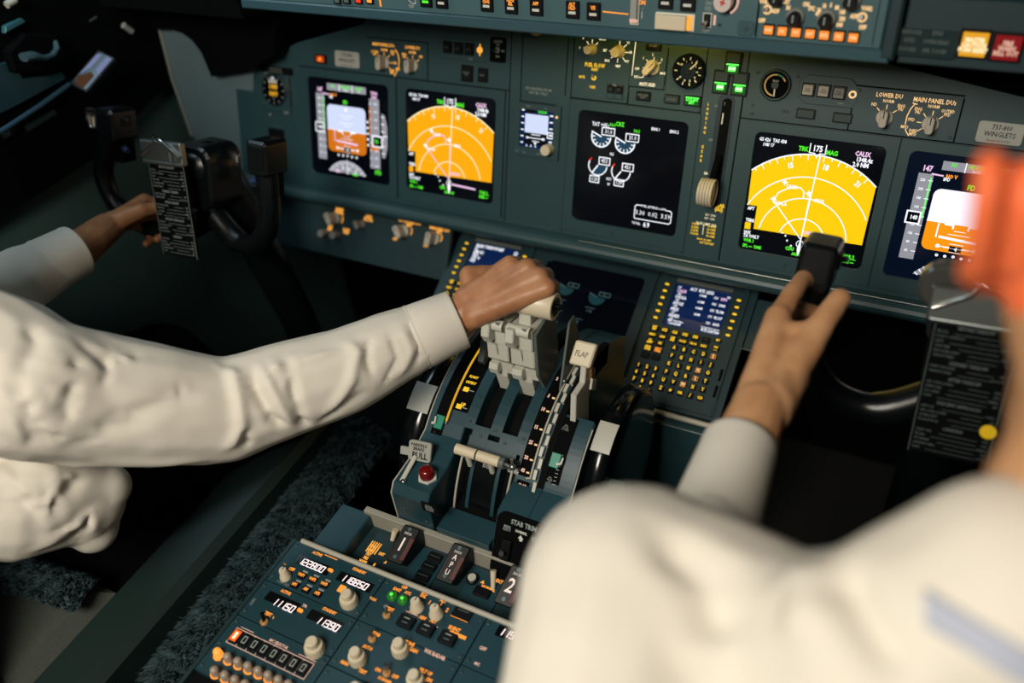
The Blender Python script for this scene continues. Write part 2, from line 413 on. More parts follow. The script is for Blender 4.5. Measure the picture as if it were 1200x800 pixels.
    y.tx('VOR 1', .02, .925, .040, E_GRN, align='l', bold=.06); y.tx('SPL ---  DME', .02, .975, .038, E_GRN, align='l', bold=.06)
    y.tx('CDU', .42, .935, .040, E_GRN, bold=.06); y.tx('ANP 0.05', .50, .975, .036, E_GRN, bold=.06)
    y.tx('VOR 2', .90, .915, .042, E_GRN, bold=.06); y.tx('DME ---', .90, .96, .038, E_GRN, bold=.06); y.ln([(.86, .937), (.96, .937)], .005, E_GRN)
    y.b.build('map_symbology', t)
def pfd(t, G, right):
    sky, gnd = (E_SKYR, E_BRNR) if right else (E_SKY, E_BRN); y = Sy(G)
    g = E_GRY
    y.rect(.075, .148, .185, .845, g); y.rect(.765, .140, .890, .86, g)
    y.rect(.228, .035, .728, .105, g)
    for u in (.39, .555): y.ln([(u, .035), (u, .105)], .008, E_WHT)
    y.tx('N1', .31, .06, .042, E_GRN, bold=.05); y.tx('HDG SEL', .472, .060, .040, E_GRN, bold=.05); y.tx('ALT/S', .64, .060, .042, E_GRN, bold=.05); y.tx('HOLD', .472, .09, .028, E_WHT); y.tx('V/S', .64, .09, .028, E_WHT)
    r = rpts(.215, .25, .715, .742, .055, 6)
    def clip(P, keep):
        o = []
        for i in range(len(P)):
            p, q = P[i], P[(i + 1) % len(P)]; a, c = keep(p), keep(q)
            if a >= 0: o.append(p)
            if (a >= 0) != (c >= 0): k = a / (a - c); o.append((p[0] + (q[0] - p[0]) * k, p[1] + (q[1] - p[1]) * k))
        return o
    hz = lambda p: .510 - p[1]
    y.fill(clip(r, hz), sky, .0001); y.fill(clip(r, lambda p: -hz(p)), gnd, .0001); y.ln([(.215, .51), (.715, .51)], .006, E_WHT)
    for dv, w in ((.055, .04), (.085, .08), (.115, .05), (.16, .05), (.195, .09), (.225, .04), (-.05, .04), (-.08, .09), (-.13, .04), (-.16, .09)):
        y.ln([(.465 - w, .51 + dv), (.465 + w, .51 + dv)], .0055, E_WHT)
    y.ln([(.33, .625), (.60, .640)], .020, E_MAG if not right else E_WHT); y.ln([(.305, .515), (.305, .63)], .011, E_MAG if not right else E_WHT)
    y.ln([(.35, .52), (.41, .52), (.41, .545)], .014, E_WHT); y.ln([(.58, .52), (.52, .52), (.52, .545)], .014, E_WHT)
    y.rect(.42, .685, .51, .735, SCREEN, .0003); y.tx('4', .468, .71, .05, E_WHT); y.ln([(.33, .70), (.42, .70)], .007, E_WHT); y.ln([(.51, .70), (.61, .70)], .007, E_WHT)
    for u in (.335, .60): y.arc(u, .70, .012, 0, 2 * pi, .008, E_WHT, n=10)
    for i in range(5):
        y.arc(.345 + .06 * i, .775 if i != 2 else .77, .008, 0, 2 * pi, .008, E_WHT, n=8)
        y.arc(.74, .38 + .06 * i, .008, 0, 2 * pi, .010, E_WHT, n=8)
    y.fill([(.465, .26), (.49, .30), (.44, .30)], E_WHT, .0004)
    y.tx('FD', .462, .215, .055, E_GRN, bold=.05)
    y.tx('147', .13, .11, .060, E_MAG, bold=.05); y.tx('7000', .83, .085, .052, E_MAG, bold=.04); y.tx('6980', .83, .125, .046, E_MAG, bold=.04)
    y.ln([(.17, .145), (.25, .15)], .012, E_MAG); y.tx('NO V', .31, .15, .040, E_ORG, bold=.06); y.tx('SPD', .28, .175, .034, E_WHT, bold=.05)
    for i in range(9):
        y.ln([(.155, .20 + .072 * i), (.185, .20 + .072 * i)], .006, E_WHT)
        if i != 4: y.tx(str(220 - 20 * i), .115, .20 + .072 * i, .030, E_WHT)
        y.ln([(.765, .19 + .08 * i), (.79, .19 + .08 * i)], .006, E_WHT)
        if i != 5: y.tx('%d00' % (74 - i), .845, .19 + .08 * i, .028, E_WHT)
    y.ln([(.172, .18), (.172, .50)], .010, E_GRN if not right else E_LAMP)
    y.rect(.06, .455, .16, .55, SCREEN, .0006); y.ln([(.06, .455), (.16, .455), (.16, .55), (.06, .55)], .012, E_WHT, .0007, closed=True); y.tx('140', .115, .503, .046, E_WHT, h=.0009, bold=.05)
    y.rect(.80, .515, .92, .625, SCREEN, .0006); y.ln([(.80, .515), (.92, .515), (.92, .625), (.80, .625)], .014, E_WHT, .0007, closed=True); y.tx('70', .85, .572, .05, E_GRN, h=.0009, bold=.05)
    y.rect(.775, .60, .88, .67, gnd, .0003); y.rect(.765, .22, .78, .52, gnd, .0003)
    y.fill([(.915, .275), (.955, .29), (.985, .40), (.985, .62), (.955, .73), (.915, .735), (.915, .56), (.935, .50), (.915, .45)], g)
    for i in range(6): y.ln([(.918, .31 + .075 * i), (.945, .31 + .075 * i)], .010, E_WHT)
    y.ln([(.93, .505), (.985, .505)], .010, E_WHT)
    cx, cy, R = .455, 1.13, .30
    P = [(cx + R * math.cos(a), cy + R * math.sin(a)) for a in [math.radians(-146 + 112 * i / 20) for i in range(21)]]
    y.fill(P, g)
    for i in range(15):
        a = math.radians(-142 + 104 * i / 14); r1 = R - (.05 if i % 2 else .03)
        y.ln([(cx + R * math.cos(a), cy + R * math.sin(a)), (cx + r1 * math.cos(a), cy + r1 * math.sin(a))], .008, E_WHT)
        if i in (2, 5, 8, 11): y.tx(str(14 + i), cx + (R - .08) * math.cos(a), cy + (R - .08) * math.sin(a), .045, E_WHT, rot=a + pi / 2)
    y.ln([(cx, .82), (cx, .97)], .009, E_WHT); y.tx('155 H', .33, .955, .040, E_MAG, bold=.05); y.tx('MAG', .56, .965, .038, E_GRN, bold=.05); y.tx('STD', .86, .90, .055, E_GRN, bold=.06)
    y.b.build('flight_symbology', t)
t, G = display('primary_flight_display', -.5374, 0, 'blurry sky-and-brown attitude display nearest the left yoke', 'display screen', grp=None); pfd(t, G, False)
t, G = display('navigation_display', -.3244, 0, 'amber fan-shaped map display on the left, beside the small standby instrument', 'display screen'); nd(t, G, False)
t, G = display('navigation_display', .2759, 0, 'amber map display partly hidden by the black grip of the right yoke', 'display screen'); nd(t, G, True)
t, G = display('primary_flight_display', .4824, 0, 'white and orange attitude display behind the orange blurred ear', 'display screen', scr=NAVY); pfd(t, G, True)
t, G = display('engine_display', 0, 0, 'dark engine display at panel centre with four small round gauges and fuel figures', 'display screen')
y = Sy(G)
def gauge(y, u, v, r, fillm, needle, W, n1=True):
    a0 = math.radians(-12)
    P = [(u, v)] + [(u + r * math.cos(a), v + r * math.sin(a)) for a in [a0 + math.radians(207) * i / 20 for i in range(21)]]
    y.fill(P, fillm)
    y.arc(u, v, r, math.radians(0), math.radians(195), .012, W)
    y.ln([(u, v), (u + r * 1.1 * math.cos(needle), v + r * 1.1 * math.sin(needle))], .012, W)
for u, v, tt in ((.215, .205, '31.0'), (.448, .232, '31.0')):
    gauge(y, u, v, .092, E_GAUGE, math.radians(203), E_WHT)
    for i in range(7):
        a = math.radians(10 + 28 * i); y.ln([(u + .088 * math.cos(a), v + .088 * math.sin(a)), (u + .062 * math.cos(a), v + .062 * math.sin(a))], .009, E_WHT)
    y.rect(u + .005, v - .085, u + .125, v - .02, SCREEN, .0004); y.ln([(u + .005, v - .085), (u + .125, v - .085), (u + .125, v - .02), (u + .005, v - .02)], .009, E_WHT, .0005, closed=True); y.tx(tt, u + .068, v - .052, .052, E_WHT, h=.0007, bold=.01)
    y.tx('94.0', u + .10, v - .115, .045, E_GRN)
for u, v, tt, fm in ((.205, .47, '453', E_GAUGE), (.435, .495, '451', SCREEN)):
    P = [(u, v)] + [(u + .09 * math.cos(a), v + .09 * math.sin(a)) for a in [math.radians(125 - 125 * i / 14) for i in range(15)]]
    y.fill(P, fm); y.arc(u, v, .09, math.radians(0), math.radians(205), .010, E_WHT); y.ln([(u, v), (u + .09 * math.cos(math.radians(125)), v + .09 * math.sin(math.radians(125)))], .012, E_WHT)
    y.arc(u, v, .09, math.radians(205), math.radians(222), .012, E_REDL); y.rect(u + .01, v - .08, u + .115, v - .015, SCREEN, .0004)
    y.ln([(u + .01, v - .08), (u + .115, v - .08), (u + .115, v - .015), (u + .01, v - .015)], .009, E_WHT, .0005, closed=True); y.tx(tt, u + .062, v - .048, .052, E_WHT, h=.0007, bold=.01)
for u, v in ((.182, .60), (.425, .60)):
    y.ln([(u - .045, v - .03), (u + .045, v - .03), (u + .045, v + .03), (u - .045, v + .03)], .009, E_WHT, closed=True); y.tx('1.20', u, v, .044, E_WHT, bold=.02)
y.tx('TAT +05c', .20, .10, .050, E_WHT); y.tx('CRZ', .385, .075, .050, E_GRN, bold=.05); y.tx('N1', .335, .35, .040, E_WHT); y.tx('EGT', .325, .58, .034, E_WHT); y.tx('FF', .328, .63, .034, E_WHT)
y.tx('ENG 1', .72, .078, .036, E_WHT, bold=.04); y.tx('ENG 2', .89, .080, .036, E_WHT, bold=.04)
y.ln([(.605, .79), (.62, .775), (.66, .775)], .008, E_WHT); y.ln([(.90, .785), (.94, .785), (.955, .80), (.955, .89), (.94, .905), (.615, .905), (.605, .895), (.605, .79)], .008, E_WHT)
y.tx('FUEL QTY/KGS x 1000', .78, .778, .030, E_WHT); y.tx('3.30  0.02  3.59', .78, .845, .060, E_WHT, bold=0, sx=1.12); y.tx('TOTAL', .63, .95, .032, E_WHT); y.tx('6.9', .73, .95, .062, E_WHT, bold=.03)
y.b.build('engine_symbology', t)
# lower centre engine display, on the sloping console between the control units
u0 = -.131
sl = .1717
CD2 = CDF
t, G = display('engine_display', -.2030, .0255, 'unlit-looking lower engine display behind the white thrust levers', 'display screen', F=CD2, s=.1750, e=.0215, m=PANELD)
y = Sy(G, .175)
for u, v in ((.27, .25), (.61, .28)):
    P = [(u, v)] + [(u + .085 * math.cos(a), v + .085 * math.sin(a)) for a in [math.radians(200 - 200 * i / 20) for i in range(21)]]
    y.fill(P, E_DIMB); y.ln([(u, v), (u - .085, v - .03)], .010, E_DIM); y.ln([(u + .01, v - .06), (u + .12, v - .06), (u + .12, v - .02), (u + .01, v - .02)], .008, E_DIM, closed=True); y.tx('61', u + .065, v - .04, .042, E_DIM)
for u, v, w in ((.27, .42, 'N2'), (.58, .44, '1.02'), (.27, .54, 'FF'), (.50, .58, '68'), (.27, .66, 'OIL'), (.46, .70, '61'), (.44, .80, '15'), (.42, .90, 'VIB')): y.tx(w, u, v, .046, E_DIM); y.ln([(u - .05, v - .035), (u + .05, v - .035)], .006, E_DIM)
y.b.build('engine_symbology', t)

# ---- standby instrument ----------------------------------------------
u0, v0 = MIP.px(611, 126); u1, v1 = -.0445, .069
t = thing('standby_display', MIP.w((u0 + u1) / 2, (v0 + v1) / 2), 'small square standby attitude instrument with a cream knob at its corner', 'standby instrument')
b = MB(MIP); b.frame_ring(u0 - .007, v0 - .009, u1 + .011, v1 + .013, u0, v0, u1, v1, .003, .0003, .005, PANEL); b.build('bezel', t)
b = MB(MIP); b.box(u0 - .002, v0 - .002, u1 + .002, v1 + .002, -.004, .0012, NAVY2); b.build('screen', t)
y = Sy(MIP.sub(u0, v0, .0014), u1 - u0)
y.rect(.14, .13, .82, .62, E_SKY); y.rect(.14, .62, .82, .92, SCREEN)
y.tx('29.92 IN', .64, .055, .085, E_GRN, bold=.06); y.rect(.12, .0, .45, .11, SCREEN)
for i in range(6): y.rect(.03, .03 + .17 * i, .11, .06 + .17 * i, E_WHT); y.rect(.86, .10 + .17 * i, .95, .135 + .17 * i, E_WHT)
y.ln([(.25, .75), (.70, .75)], .02, E_WHT); y.ln([(.35, .66), (.60, .66)], .02, E_WHT); y.ln([(.38, .83), (.58, .83)], .02, E_WHT); y.rect(.18, .72, .26, .78, E_WHT); y.rect(.66, .72, .74, .78, E_WHT); y.fill([(.42, .86), (.52, .86), (.47, .93)], E_WHT, .0003)
y.ln([(.82, .55), (.97, .55), (.97, .70), (.82, .70)], .025, E_WHT, closed=True); y.tx('7', .9, .625, .12, E_WHT)
for i in range(3): y.tx('A', .22 + .13 * i, .965, .09, E_WHT)
y.b.build('attitude_symbology', t)
b = MB(MIP); b.text('HOLD', *MIP.px(621, 124), .004, GREYP, h=.0052); b.text('ILS', *MIP.px(641, 127), .004, GREYP, h=.0052); b.text('APP', *MIP.px(607, 176), .004, GREYP, h=.0052); b.text('RST', *MIP.px(616, 178), .004, GREYP, h=.0052); b.text('BARO', *MIP.px(633, 180), .004, GREYP, h=.0052)
u, v = MIP.px(654, 137); b.cyl(u, v, .0022, .005, .0062, E_WARM, 10); b.text('+\n-', *MIP.px(605, 152), .006, DIMP, h=.0052); b.build('lettering', t)
u, v = MIP.px(645, 174); rndknob(t, MIP, u, v, .0088, .022, CREAM)

# ---- clock -------------------------------------------------------------
u, v = -.6195, .030
t = thing('clock', MIP.w(u, v), 'round clock with two rows of orange digits, far left of the panel', 'clock')
b = MB(MIP); b.rbox(u - .036, v - .040, u + .036, v + .040, .008, 0, .003, PANEL, .0006); b.build('face_plate', t)
b = MB(MIP); b.lathe(u, v, [(.0295, .003), (.0295, .006), (.0275, .007)], PANELD, 36); b.cyl(u, v, .027, .007, .0072, GLOSSB, 36); b.build('dial', t)
b = MB(MIP)
for i in range(12):
    a = 2 * pi * i / 12; b.line([(u + .0255 * math.cos(a), v + .0255 * math.sin(a)), (u + .0215 * math.cos(a), v + .0215 * math.sin(a))], .0015, .0075, GREYP)
b.text('SAFRAN', u, v - .0155, .0058, E_WHT, h=.0076, bold=.03) if False else b.rbox(u - .010, v - .018, u + .010, v - .012, .001, .0072, .0076, WHITE)
b.text('UTC', u, v - .0205, .006, E_WHT, h=.0078, bold=.03)
b.text('1408', u, v - .0055, .0125, E_YEDGE, h=.0078, bold=.05); b.text('0009', u, v + .0075, .0125, E_YEDGE, h=.0078, bold=.05)
b.text('ET', u, v + .016, .006, GREYP, h=.0078)
b.build('readout', t)
for (x, y_) in ((311, 122), (341, 105), (313, 88)): uu, vv = MIP.px(x, y_); rndknob(t, MIP, uu, vv, .003, .008, STEEL, 'button', n=12, flute=0)
b = MB(MIP); b.text('CHR', *MIP.px(313, 85), .005, WHITE, h=.0032); b.text('SET', *MIP.px(318, 134), .005, WHITE, h=.0032); b.text('RESET', *MIP.px(337, 132), .005, WHITE, h=.0032); b.build('lettering', t)
b = MB(MIP); b.tube([MIP.w(u + .034, v - .025, .006), MIP.w(u + .036, v, .007), MIP.w(u + .0355, v + .026, .006)], .0012, CHROME, 8); b.build('bright_edge', t)
b = MB(MIP); uu, vv = MIP.px(325, 82); b.rbox(uu - .037, vv - .006, uu + .037, vv + .006, .001, .0005, .0055, BLACK); b.text('MAX TAS 305 KTS', uu, vv - .002, .0045, GREYP, h=.0057); b.text('MAX IAS AND MACH LIMIT', uu, vv + .003, .0035, GREYP, h=.0057); t2 = tag(b.build('placard'), 'narrow black placard just above the round clock', 'placard')
uu, vv = MIP.px(325, 160); b = MB(MIP); b.rbox(uu - .018, vv - .015, uu + .018, vv + .015, .002, 0, .004, BLACK, .0006); tag(b.build('blank_cover'), 'black square cover plate below the round clock', 'cover plate')
# red caution light
uu, vv = MIP.px(376.5, 69); t = thing('caution_light', MIP.w(uu, vv), 'small glowing red-orange push light left of the silver placard', 'indicator light')
b = MB(MIP); b.rbox(uu - .013, vv - .0075, uu + .013, vv + .0075, .001, 0, .003, BLACK, .0005); b.build('housing', t)
b = MB(MIP); b.rbox(uu - .0085, vv - .0052, uu + .0085, vv + .0052, .0008, .003, .004, mat('lamp_red_orange', (.02, 0, 0), .4, emit=(.45, .035, .0), es=1)); b.text('A/P\nP/RST', uu, vv, .005, E_ORG, h=.0043, bold=.05, ls=.7); b.build('lens', t)

# ---- display selector panels -------------------------------------------
def selector(x0, y0, x1, y1, mirror, label):
    u0, v0 = MIP.px(x0, y0); u1, v1 = MIP.px(x1, y1)
    t = thing('display_selector_panel', MIP.w((u0 + u1) / 2, (v0 + v1) / 2), label, 'selector panel'); return t
t = selector(1003, 100, 1116, 168, 0, 'selector panel on the right with two grey knobs under lit display titles')
b = MB(MIP); b.box(.3955, -.077, .5265, -.019, 0, .0016, PANEL, .0004); b.build('face_plate', t)
b = MB(MIP); Hh = dict(h=.002, bold=.025)
pxs(b, 'LOWER DU', 1042.5, 112, .0080, E_WARM, **Hh); pxs(b, 'MAIN PANEL DUs', 1095.5, 118.5, .0082, E_WARM, **Hh)
for tt, x, y_ in (('ND', 1024.5, 122), ('NORM', 1041.5, 118.5), ('ENG\nPRI', 1056, 126), ('ENG\nPRI', 1076, 129.5), ('NORM', 1094.5, 124.8), ('OUTBD\nPFD', 1110.5, 132.5), ('PFD', 1068, 140), ('MFD', 1060, 148.5), ('INBD\nMFD', 1070, 155)):
    pxs(b, tt, x, y_, .0058, E_WARM, h=.002, bold=.02, ls=.75)
def tick(b, F, bu, bv, ang, r0=.0115, r1=.0165, m=E_WARM, h=.002, w=.0011):
    b.line([(bu + r0 * math.sin(ang), bv - r0 * math.cos(ang)), (bu + r1 * math.sin(ang), bv - r1 * math.cos(ang))], w, h, m)
ku, kv = MIP.px(1036.7, 137.5); mu, mv = MIP.px(1090.5, 145)
for a in (-45, 0, 50): tick(b, MIP, ku, kv, math.radians(a))
for a in (-128, -88, -42, 0, 48): tick(b, MIP, mu, mv, math.radians(a))
b.line([MIP.px(1073, 121), MIP.px(1067.5, 127), MIP.px(1063, 136), MIP.px(1061, 145)], .0013, .002, E_WARM); b.line([MIP.px(1061, 151), MIP.px(1062.5, 155), MIP.px(1065, 158.5)], .0013, .002, E_WARM)
b.line([MIP.px(1070, 120.5), MIP.px(1075, 122)], .0013, .002, E_WARM)
b.build('lettering', t); selknob(t, MIP, ku, kv, 0, .0108); selknob(t, MIP, mu, mv, 0, .0108)
screws(t, MIP, [(.400, -.072), (.5215, -.0245)], h=.0016)
t = selector(430, 45, 501, 94, 0, 'selector panel on the left with two grey knobs, blurred orange titles')
b = MB(MIP); b.box(-.4075, -.0785, -.2845, -.019, 0, .0016, PANEL, .0004); b.build('face_plate', t)
b = MB(MIP)
pxs(b, 'MAIN PANEL DUs', 450, 52.5, .0072, E_AMB, **Hh); pxs(b, 'LOWER DU', 484, 56, .0072, E_AMB, **Hh)
for tt, x, y_ in (('OUTBD\nPFD', 440, 62), ('NORM', 451, 58.5), ('ENG\nPRI', 461, 62), ('PFD', 463.5, 74), ('MFD', 467, 81), ('INBD\nMFD', 460.5, 84), ('ENG\nPRI', 474.5, 65), ('NORM', 484, 61.5), ('ND', 494, 66.5)):
    pxs(b, tt, x, y_, .0056, E_AMB, h=.002, bold=.03, ls=.75)
ku, kv = MIP.px(451, 73); mu, mv = MIP.px(484.5, 76.5)
for a in (-45, 0, 42, 88, 128): tick(b, MIP, ku, kv, math.radians(a), m=E_AMB)
for a in (-45, 0, 50): tick(b, MIP, mu, mv, math.radians(a), m=E_AMB)
b.line([MIP.px(464, 58), MIP.px(467, 63), MIP.px(468.5, 70), MIP.px(468, 78), MIP.px(465, 85), MIP.px(463, 89)], .0015, .002, E_AMB)
b.build('lettering', t); selknob(t, MIP, ku, kv, 0, .0108); selknob(t, MIP, mu, mv, 0, .0108)

# ---- ground proximity panels & small items ------------------------------
t = thing('switch_panel', MIP.w(.345, -.055), 'panel with cut corners holding three square grey push switches, right of the small dial', 'switch panel')
c = [MIP.px(*p) for p in ((948, 87), (999, 92), (1008, 106), (1004, 119), (999, 127), (944, 121), (935, 112), (937, 95))]
b = MB(MIP); b.prism(c, 0, .002, PANEL, .0006); b.build('face_plate', t)
for x, y_, tt in ((948, 104.5, 'FLAP\nINHIBIT'), (966, 106.2, 'GEAR\nINHIBIT'), (984, 108.5, 'TERR\nINHIBIT')):
    u, v = MIP.px(x, y_); b = MB(MIP); b.box(u - .0088, v - .0088, u + .0088, v + .0088, .002, .0045, BLACK, .0006); b.rbox(u - .0068, v - .0068, u + .0068, v + .0068, .001, .0045, .0095, KNOBD if x > 980 else KNOB, .0008); b.text(tt, u, v, .0036, BLACK, h=.0097, ls=.8); b.build('push_switch', t)
u, v = MIP.px(999.5, 110.5); b = MB(MIP); b.ring(u, v, .0028, .0052, .002, .004, E_WARM, 16); b.build('lit_button', t)
b = MB(MIP); pxs(b, 'OVRD', 985, 121, .004, GREYP, h=.0023); b.build('lettering', t)
t = thing('switch_panel', MIP.w(-.21, -.09), 'dark panel of three small black switches in front of the captain, amber-lit button', 'switch panel')
c = [MIP.px(*p) for p in ((517, 44), (566, 48), (570, 73), (516, 68))]
b = MB(MIP); b.prism(c, 0, .0015, PANEL, .0005); b.build('face_plate', t)
for x, y_ in ((525.5, 55), (538.5, 56.5), (551, 57.5)):
    u, v = MIP.px(x, y_); b = MB(MIP); b.box(u - .0085, v - .0095, u + .0085, v + .0095, .0015, .0045, BLACK, .0008); b.rbox(u - .0065, v - .007, u + .0065, v + .007, .001, .0045, .008, BLACK, .0008); b.line([(u - .003, v), (u + .003, v)], .0008, .0082, DIMP); b.build('push_switch', t)
u, v = MIP.px(563, 58.5); b = MB(MIP); b.ring(u, v, .0022, .0050, .0015, .0035, E_AMB, 16); b.box(u - .001, v - .009, u + .001, v + .009, .0015, .002, E_AMB); b.build('lit_button', t)
b = MB(MIP); pxs(b, 'TERR', 552, 69, .0045, GREYP, h=.002); b.build('lettering', t)
def blank_ann(x, y_, w, hh, label, txt=None, m=PANELD, lit=None):
    u, v = MIP.px(x, y_); t = thing('annunciator', MIP.w(u, v), label, 'annunciator')
    b = MB(MIP); b.rbox(u - w / 2, v - hh / 2, u + w / 2, v + hh / 2, .0008, 0, .003, BLACK, .0005); b.build('housing', t)
    b = MB(MIP); b.rbox(u - w / 2 + .0015, v - hh / 2 + .0015, u + w / 2 - .0015, v + hh / 2 - .0015, .0006, .003, .0045, m, .0005)
    if txt: b.text(txt, u, v, .0045, lit or DIMP, h=.0048, bold=.04, ls=.75)
    b.build('lens', t); return t
DG = mat('dead_lens', (.016, .035, .032), .35)
blank_ann(944.5, 133, .0255, .0135, 'unlit green-grey light under the three square switches', m=DG); blank_ann(987.5, 138, .0255, .0135, 'unlit rectangular light left of the lit selector titles', m=DG)
blank_ann(548, 86, .022, .026, 'larger black warning button below the three small black switches', 'BELOW\nG/S', BLACK); blank_ann(566.5, 88, .018, .022, 'smaller black warning button left of the blank central plate', 'INOP', BLACK)
blank_ann(754.5, 112.5, .023, .0135, 'unlit black light beneath the anti skid legend', 'ANTI SKID\nINOP', BLACK); blank_ann(788, 116, .0235, .0135, 'unlit dark light left of the bright green one', 'LE FLAPS', DG)
blank_ann(767, 52, .024, .018, 'black light above the anti skid knob, lit yellow from above', 'AUTO BRAKE\nDISARM', BLACK, DIMP)
def greenlight(x, y_, label, big=True):
    u, v = MIP.px(x, y_); t = thing('gear_light' if big else 'annunciator', MIP.w(u, v), label, 'indicator light')
    if big:
        b = MB(MIP); b.rbox(u - .0115, v - .0165, u + .0115, v + .0165, .001, 0, .0035, BLACK, .0006); b.build('housing', t)
        b = MB(MIP); b.box(u - .0092, v - .0145, u + .0092, v - .0015, .0035, .0045, DG, .0006); b.build('dark_lens', t)
        b = MB(MIP); b.box(u - .0092, v, u + .0092, v + .0135, .0035, .0042, mat('lamp_green_dark', (0, .02, 0), .3, emit=(.0, .07, .0), es=1), .0004); b.box(u - .0088, v, u + .0088, v + .0022, .0042, .0045, E_LAMP); b.rbox(u - .0052, v + .003, u + .0052, v + .0105, .001, .0042, .0046, E_LAMP); b.text('NOSE' if y_ < 85 else 'GEAR', u, v + .0067, .005, E_LAMPH, h=.0048, bold=.06); b.build('green_lens', t)
    else:
        b = MB(MIP); b.rbox(u - .013, v - .0075, u + .013, v + .0075, .001, 0, .0035, BLACK, .0006); b.build('housing', t)
        b = MB(MIP); b.box(u - .0112, v - .006, u + .0095, v + .006, .0035, .0042, mat('lamp_green_dark', (0, .02, 0), .3, emit=(.0, .07, .0), es=1), .0004); b.box(u - .0108, v - .0055, u + .009, v - .0035, .0042, .0045, E_LAMP); b.text('LE FLAPS\nEXT', u - .001, v + .0005, .0058, E_LAMP, h=.0047, bold=.07, ls=.75); b.build('green_lens', t)
greenlight(859.5, 74.5, 'glowing green light at the top of the triangle of three'); greenlight(845.5, 96, 'glowing green light at the lower left of the triangle of three'); greenlight(867.5, 98.5, 'glowing green light at the lower right of the triangle of three')
greenlight(812.5, 118, 'wide glowing green light below the round flap gauge', False)
# flap gauge
u, v = MIP.px(808.5, 83); t = thing('flap_position_gauge', MIP.w(u, v), 'round glossy blue-black gauge with white pointer beside the green lights', 'gauge')
b = MB(MIP); b.lathe(u, v, [(.0245, 0), (.0245, .008), (.0225, .010)], GLOSSB, 40); b.lathe(u, v, [(.022, .0098), (.0, .0102)], mat('gauge_face', (.006, .018, .030), .22), 40); b.build('case', t)
b = MB(MIP)
for i in range(11):
    a = math.radians(-90 - 90 + 32 * i); r0, r1 = .0165, .0195
    b.line([(u + r0 * math.cos(a), v + r0 * math.sin(a)), (u + r1 * math.cos(a), v + r1 * math.sin(a))], .0018, .0106, WHITE)
for i, q in enumerate(('UP', '1', '2', '5', '10', '15', '25', '30', '40')):
    a = math.radians(-90 - 50 + 35 * i); b.text(q, u + .0135 * math.cos(a), v + .0135 * math.sin(a), .0042, WHITE, h=.0106, bold=.04)
b.build('dial_marks', t); b = MB(MIP); b.line([(u, v), (u + .012, v - .013)], .0022, .0112, WHITE); b.cyl(u, v, .0045, .0102, .0116, BLACK, 16); b.build('pointer', t)
# brake pressure gauge
u, v = MIP.px(909, 99.5); t = thing('brake_pressure_gauge', MIP.w(u, v), 'small black dial with amber scale arc, left of the three square switches', 'gauge')
b = MB(MIP); b.lathe(u, v, [(.0215, 0), (.0215, .003), (.0195, .0045), (.0185, .0035)], PANELD, 36); b.cyl(u, v, .0182, .0034, .0036, MBLACK, 36); b.build('case', t)
b = MB(MIP); b.ring(u, v, .0130, .0152, .0036, .0040, mat('gauge_cream', (.62, .42, .16), .5), 30, math.radians(95), math.radians(275)); b.ring(u, v, .0130, .0152, .0036, .0040, GREENP, 10, math.radians(275), math.radians(310)); b.ring(u, v, .0130, .0152, .0036, .0040, mat('gauge_cream', (.62, .42, .16), .5), 8, math.radians(310), math.radians(335)); b.text('BRAKE\nPRESS', u, v - .004, .0035, WHITE, h=.004); b.build('dial_marks', t)
b = MB(MIP); b.line([(u, v), (u + .0008, v + .0145)], .0020, .0046, WHITE); b.cyl(u, v, .0050, .0036, .0056, PANELD, 16); b.build('pointer', t)
# warning horn dome
u, v = MIP.px(629, 34); t = thing('dome_light', MIP.w(u, v), 'small pinkish dome light tucked under the glareshield', 'light')
b = MB(MIP); b.ring(u, v, .011, .0145, 0, .003, PANELD, 24); b.build('rim', t)
b = MB(MIP); b.sphere(MIP.w(u, v, .002), .0118, mat('frosted_dome', (.42, .34, .32), .25), 20, (1, 1, .9)); b.build('dome', t)
# lights test switch
u, v = MIP.px(584, 58.5); t = thing('lights_switch', MIP.w(u, v), 'black rectangular plate with a toggle switch titled lights', 'switch')
b = MB(MIP); b.rbox(u - .0145, v - .019, u + .0145, v + .019, .003, 0, .002, MBLACK, .0005); b.build('face_plate', t)
b = MB(MIP); b.text('LIGHTS', u, v - .0125, .0058, GREYP, h=.0022, bold=.03); b.text('TEST', u, v - .0075, .0042, GREYP, h=.0022, bold=.03); b.text('BRT', u + .010, v + .001, .0042, GREYP, h=.0022, bold=.03); b.text('DIM', u, v + .010, .0048, GREYP, h=.0022, bold=.03); b.build('lettering', t)
b = MB(MIP); b.lathe(u, v, [(.005, .002), (.005, .004)], STEEL, 6); b.tube([MIP.w(u, v, .003), MIP.w(u - .004, v + .001, .012)], [.0016, .0024], CHROME, 10); b.build('toggle', t)

# ---- centre selector panel (fuel flow / auto brake) -----------------------
t = thing('fuel_flow_panel', MIP.w(.03, -.07), 'two-knob fuel flow panel under the glareshield, lit yellow', 'selector panel')
b = MB(MIP); b.box(-.019, -.125, .0735, -.0195, 0, .0014, PANEL, .0004); b.build('face_plate', t)
b = MB(MIP); pxs(b, 'N1 SET', 695, 35.5, .0055, E_YEL, h=.0018, bold=.04); pxs(b, 'AUTO', 695, 40, .0045, E_YEL, h=.0018, bold=.03); pxs(b, 'SPD REF', 726, 38, .0055, E_YEL, h=.0018, bold=.04); pxs(b, 'AUTO', 726.5, 42.5, .0045, E_YEL, h=.0018, bold=.03)
pxs(b, 'FUEL FLOW', 697.5, 76.5, .0078, E_YEL, h=.0018, bold=.045); pxs(b, 'RESET', 697.5, 81.5, .0052, E_YEL, h=.0018, bold=.045); pxs(b, 'RATE', 682.5, 90, .0052, E_YEL, h=.0018, bold=.045); pxs(b, 'USED', 695, 102, .0052, E_YEL, h=.0018, bold=.045)
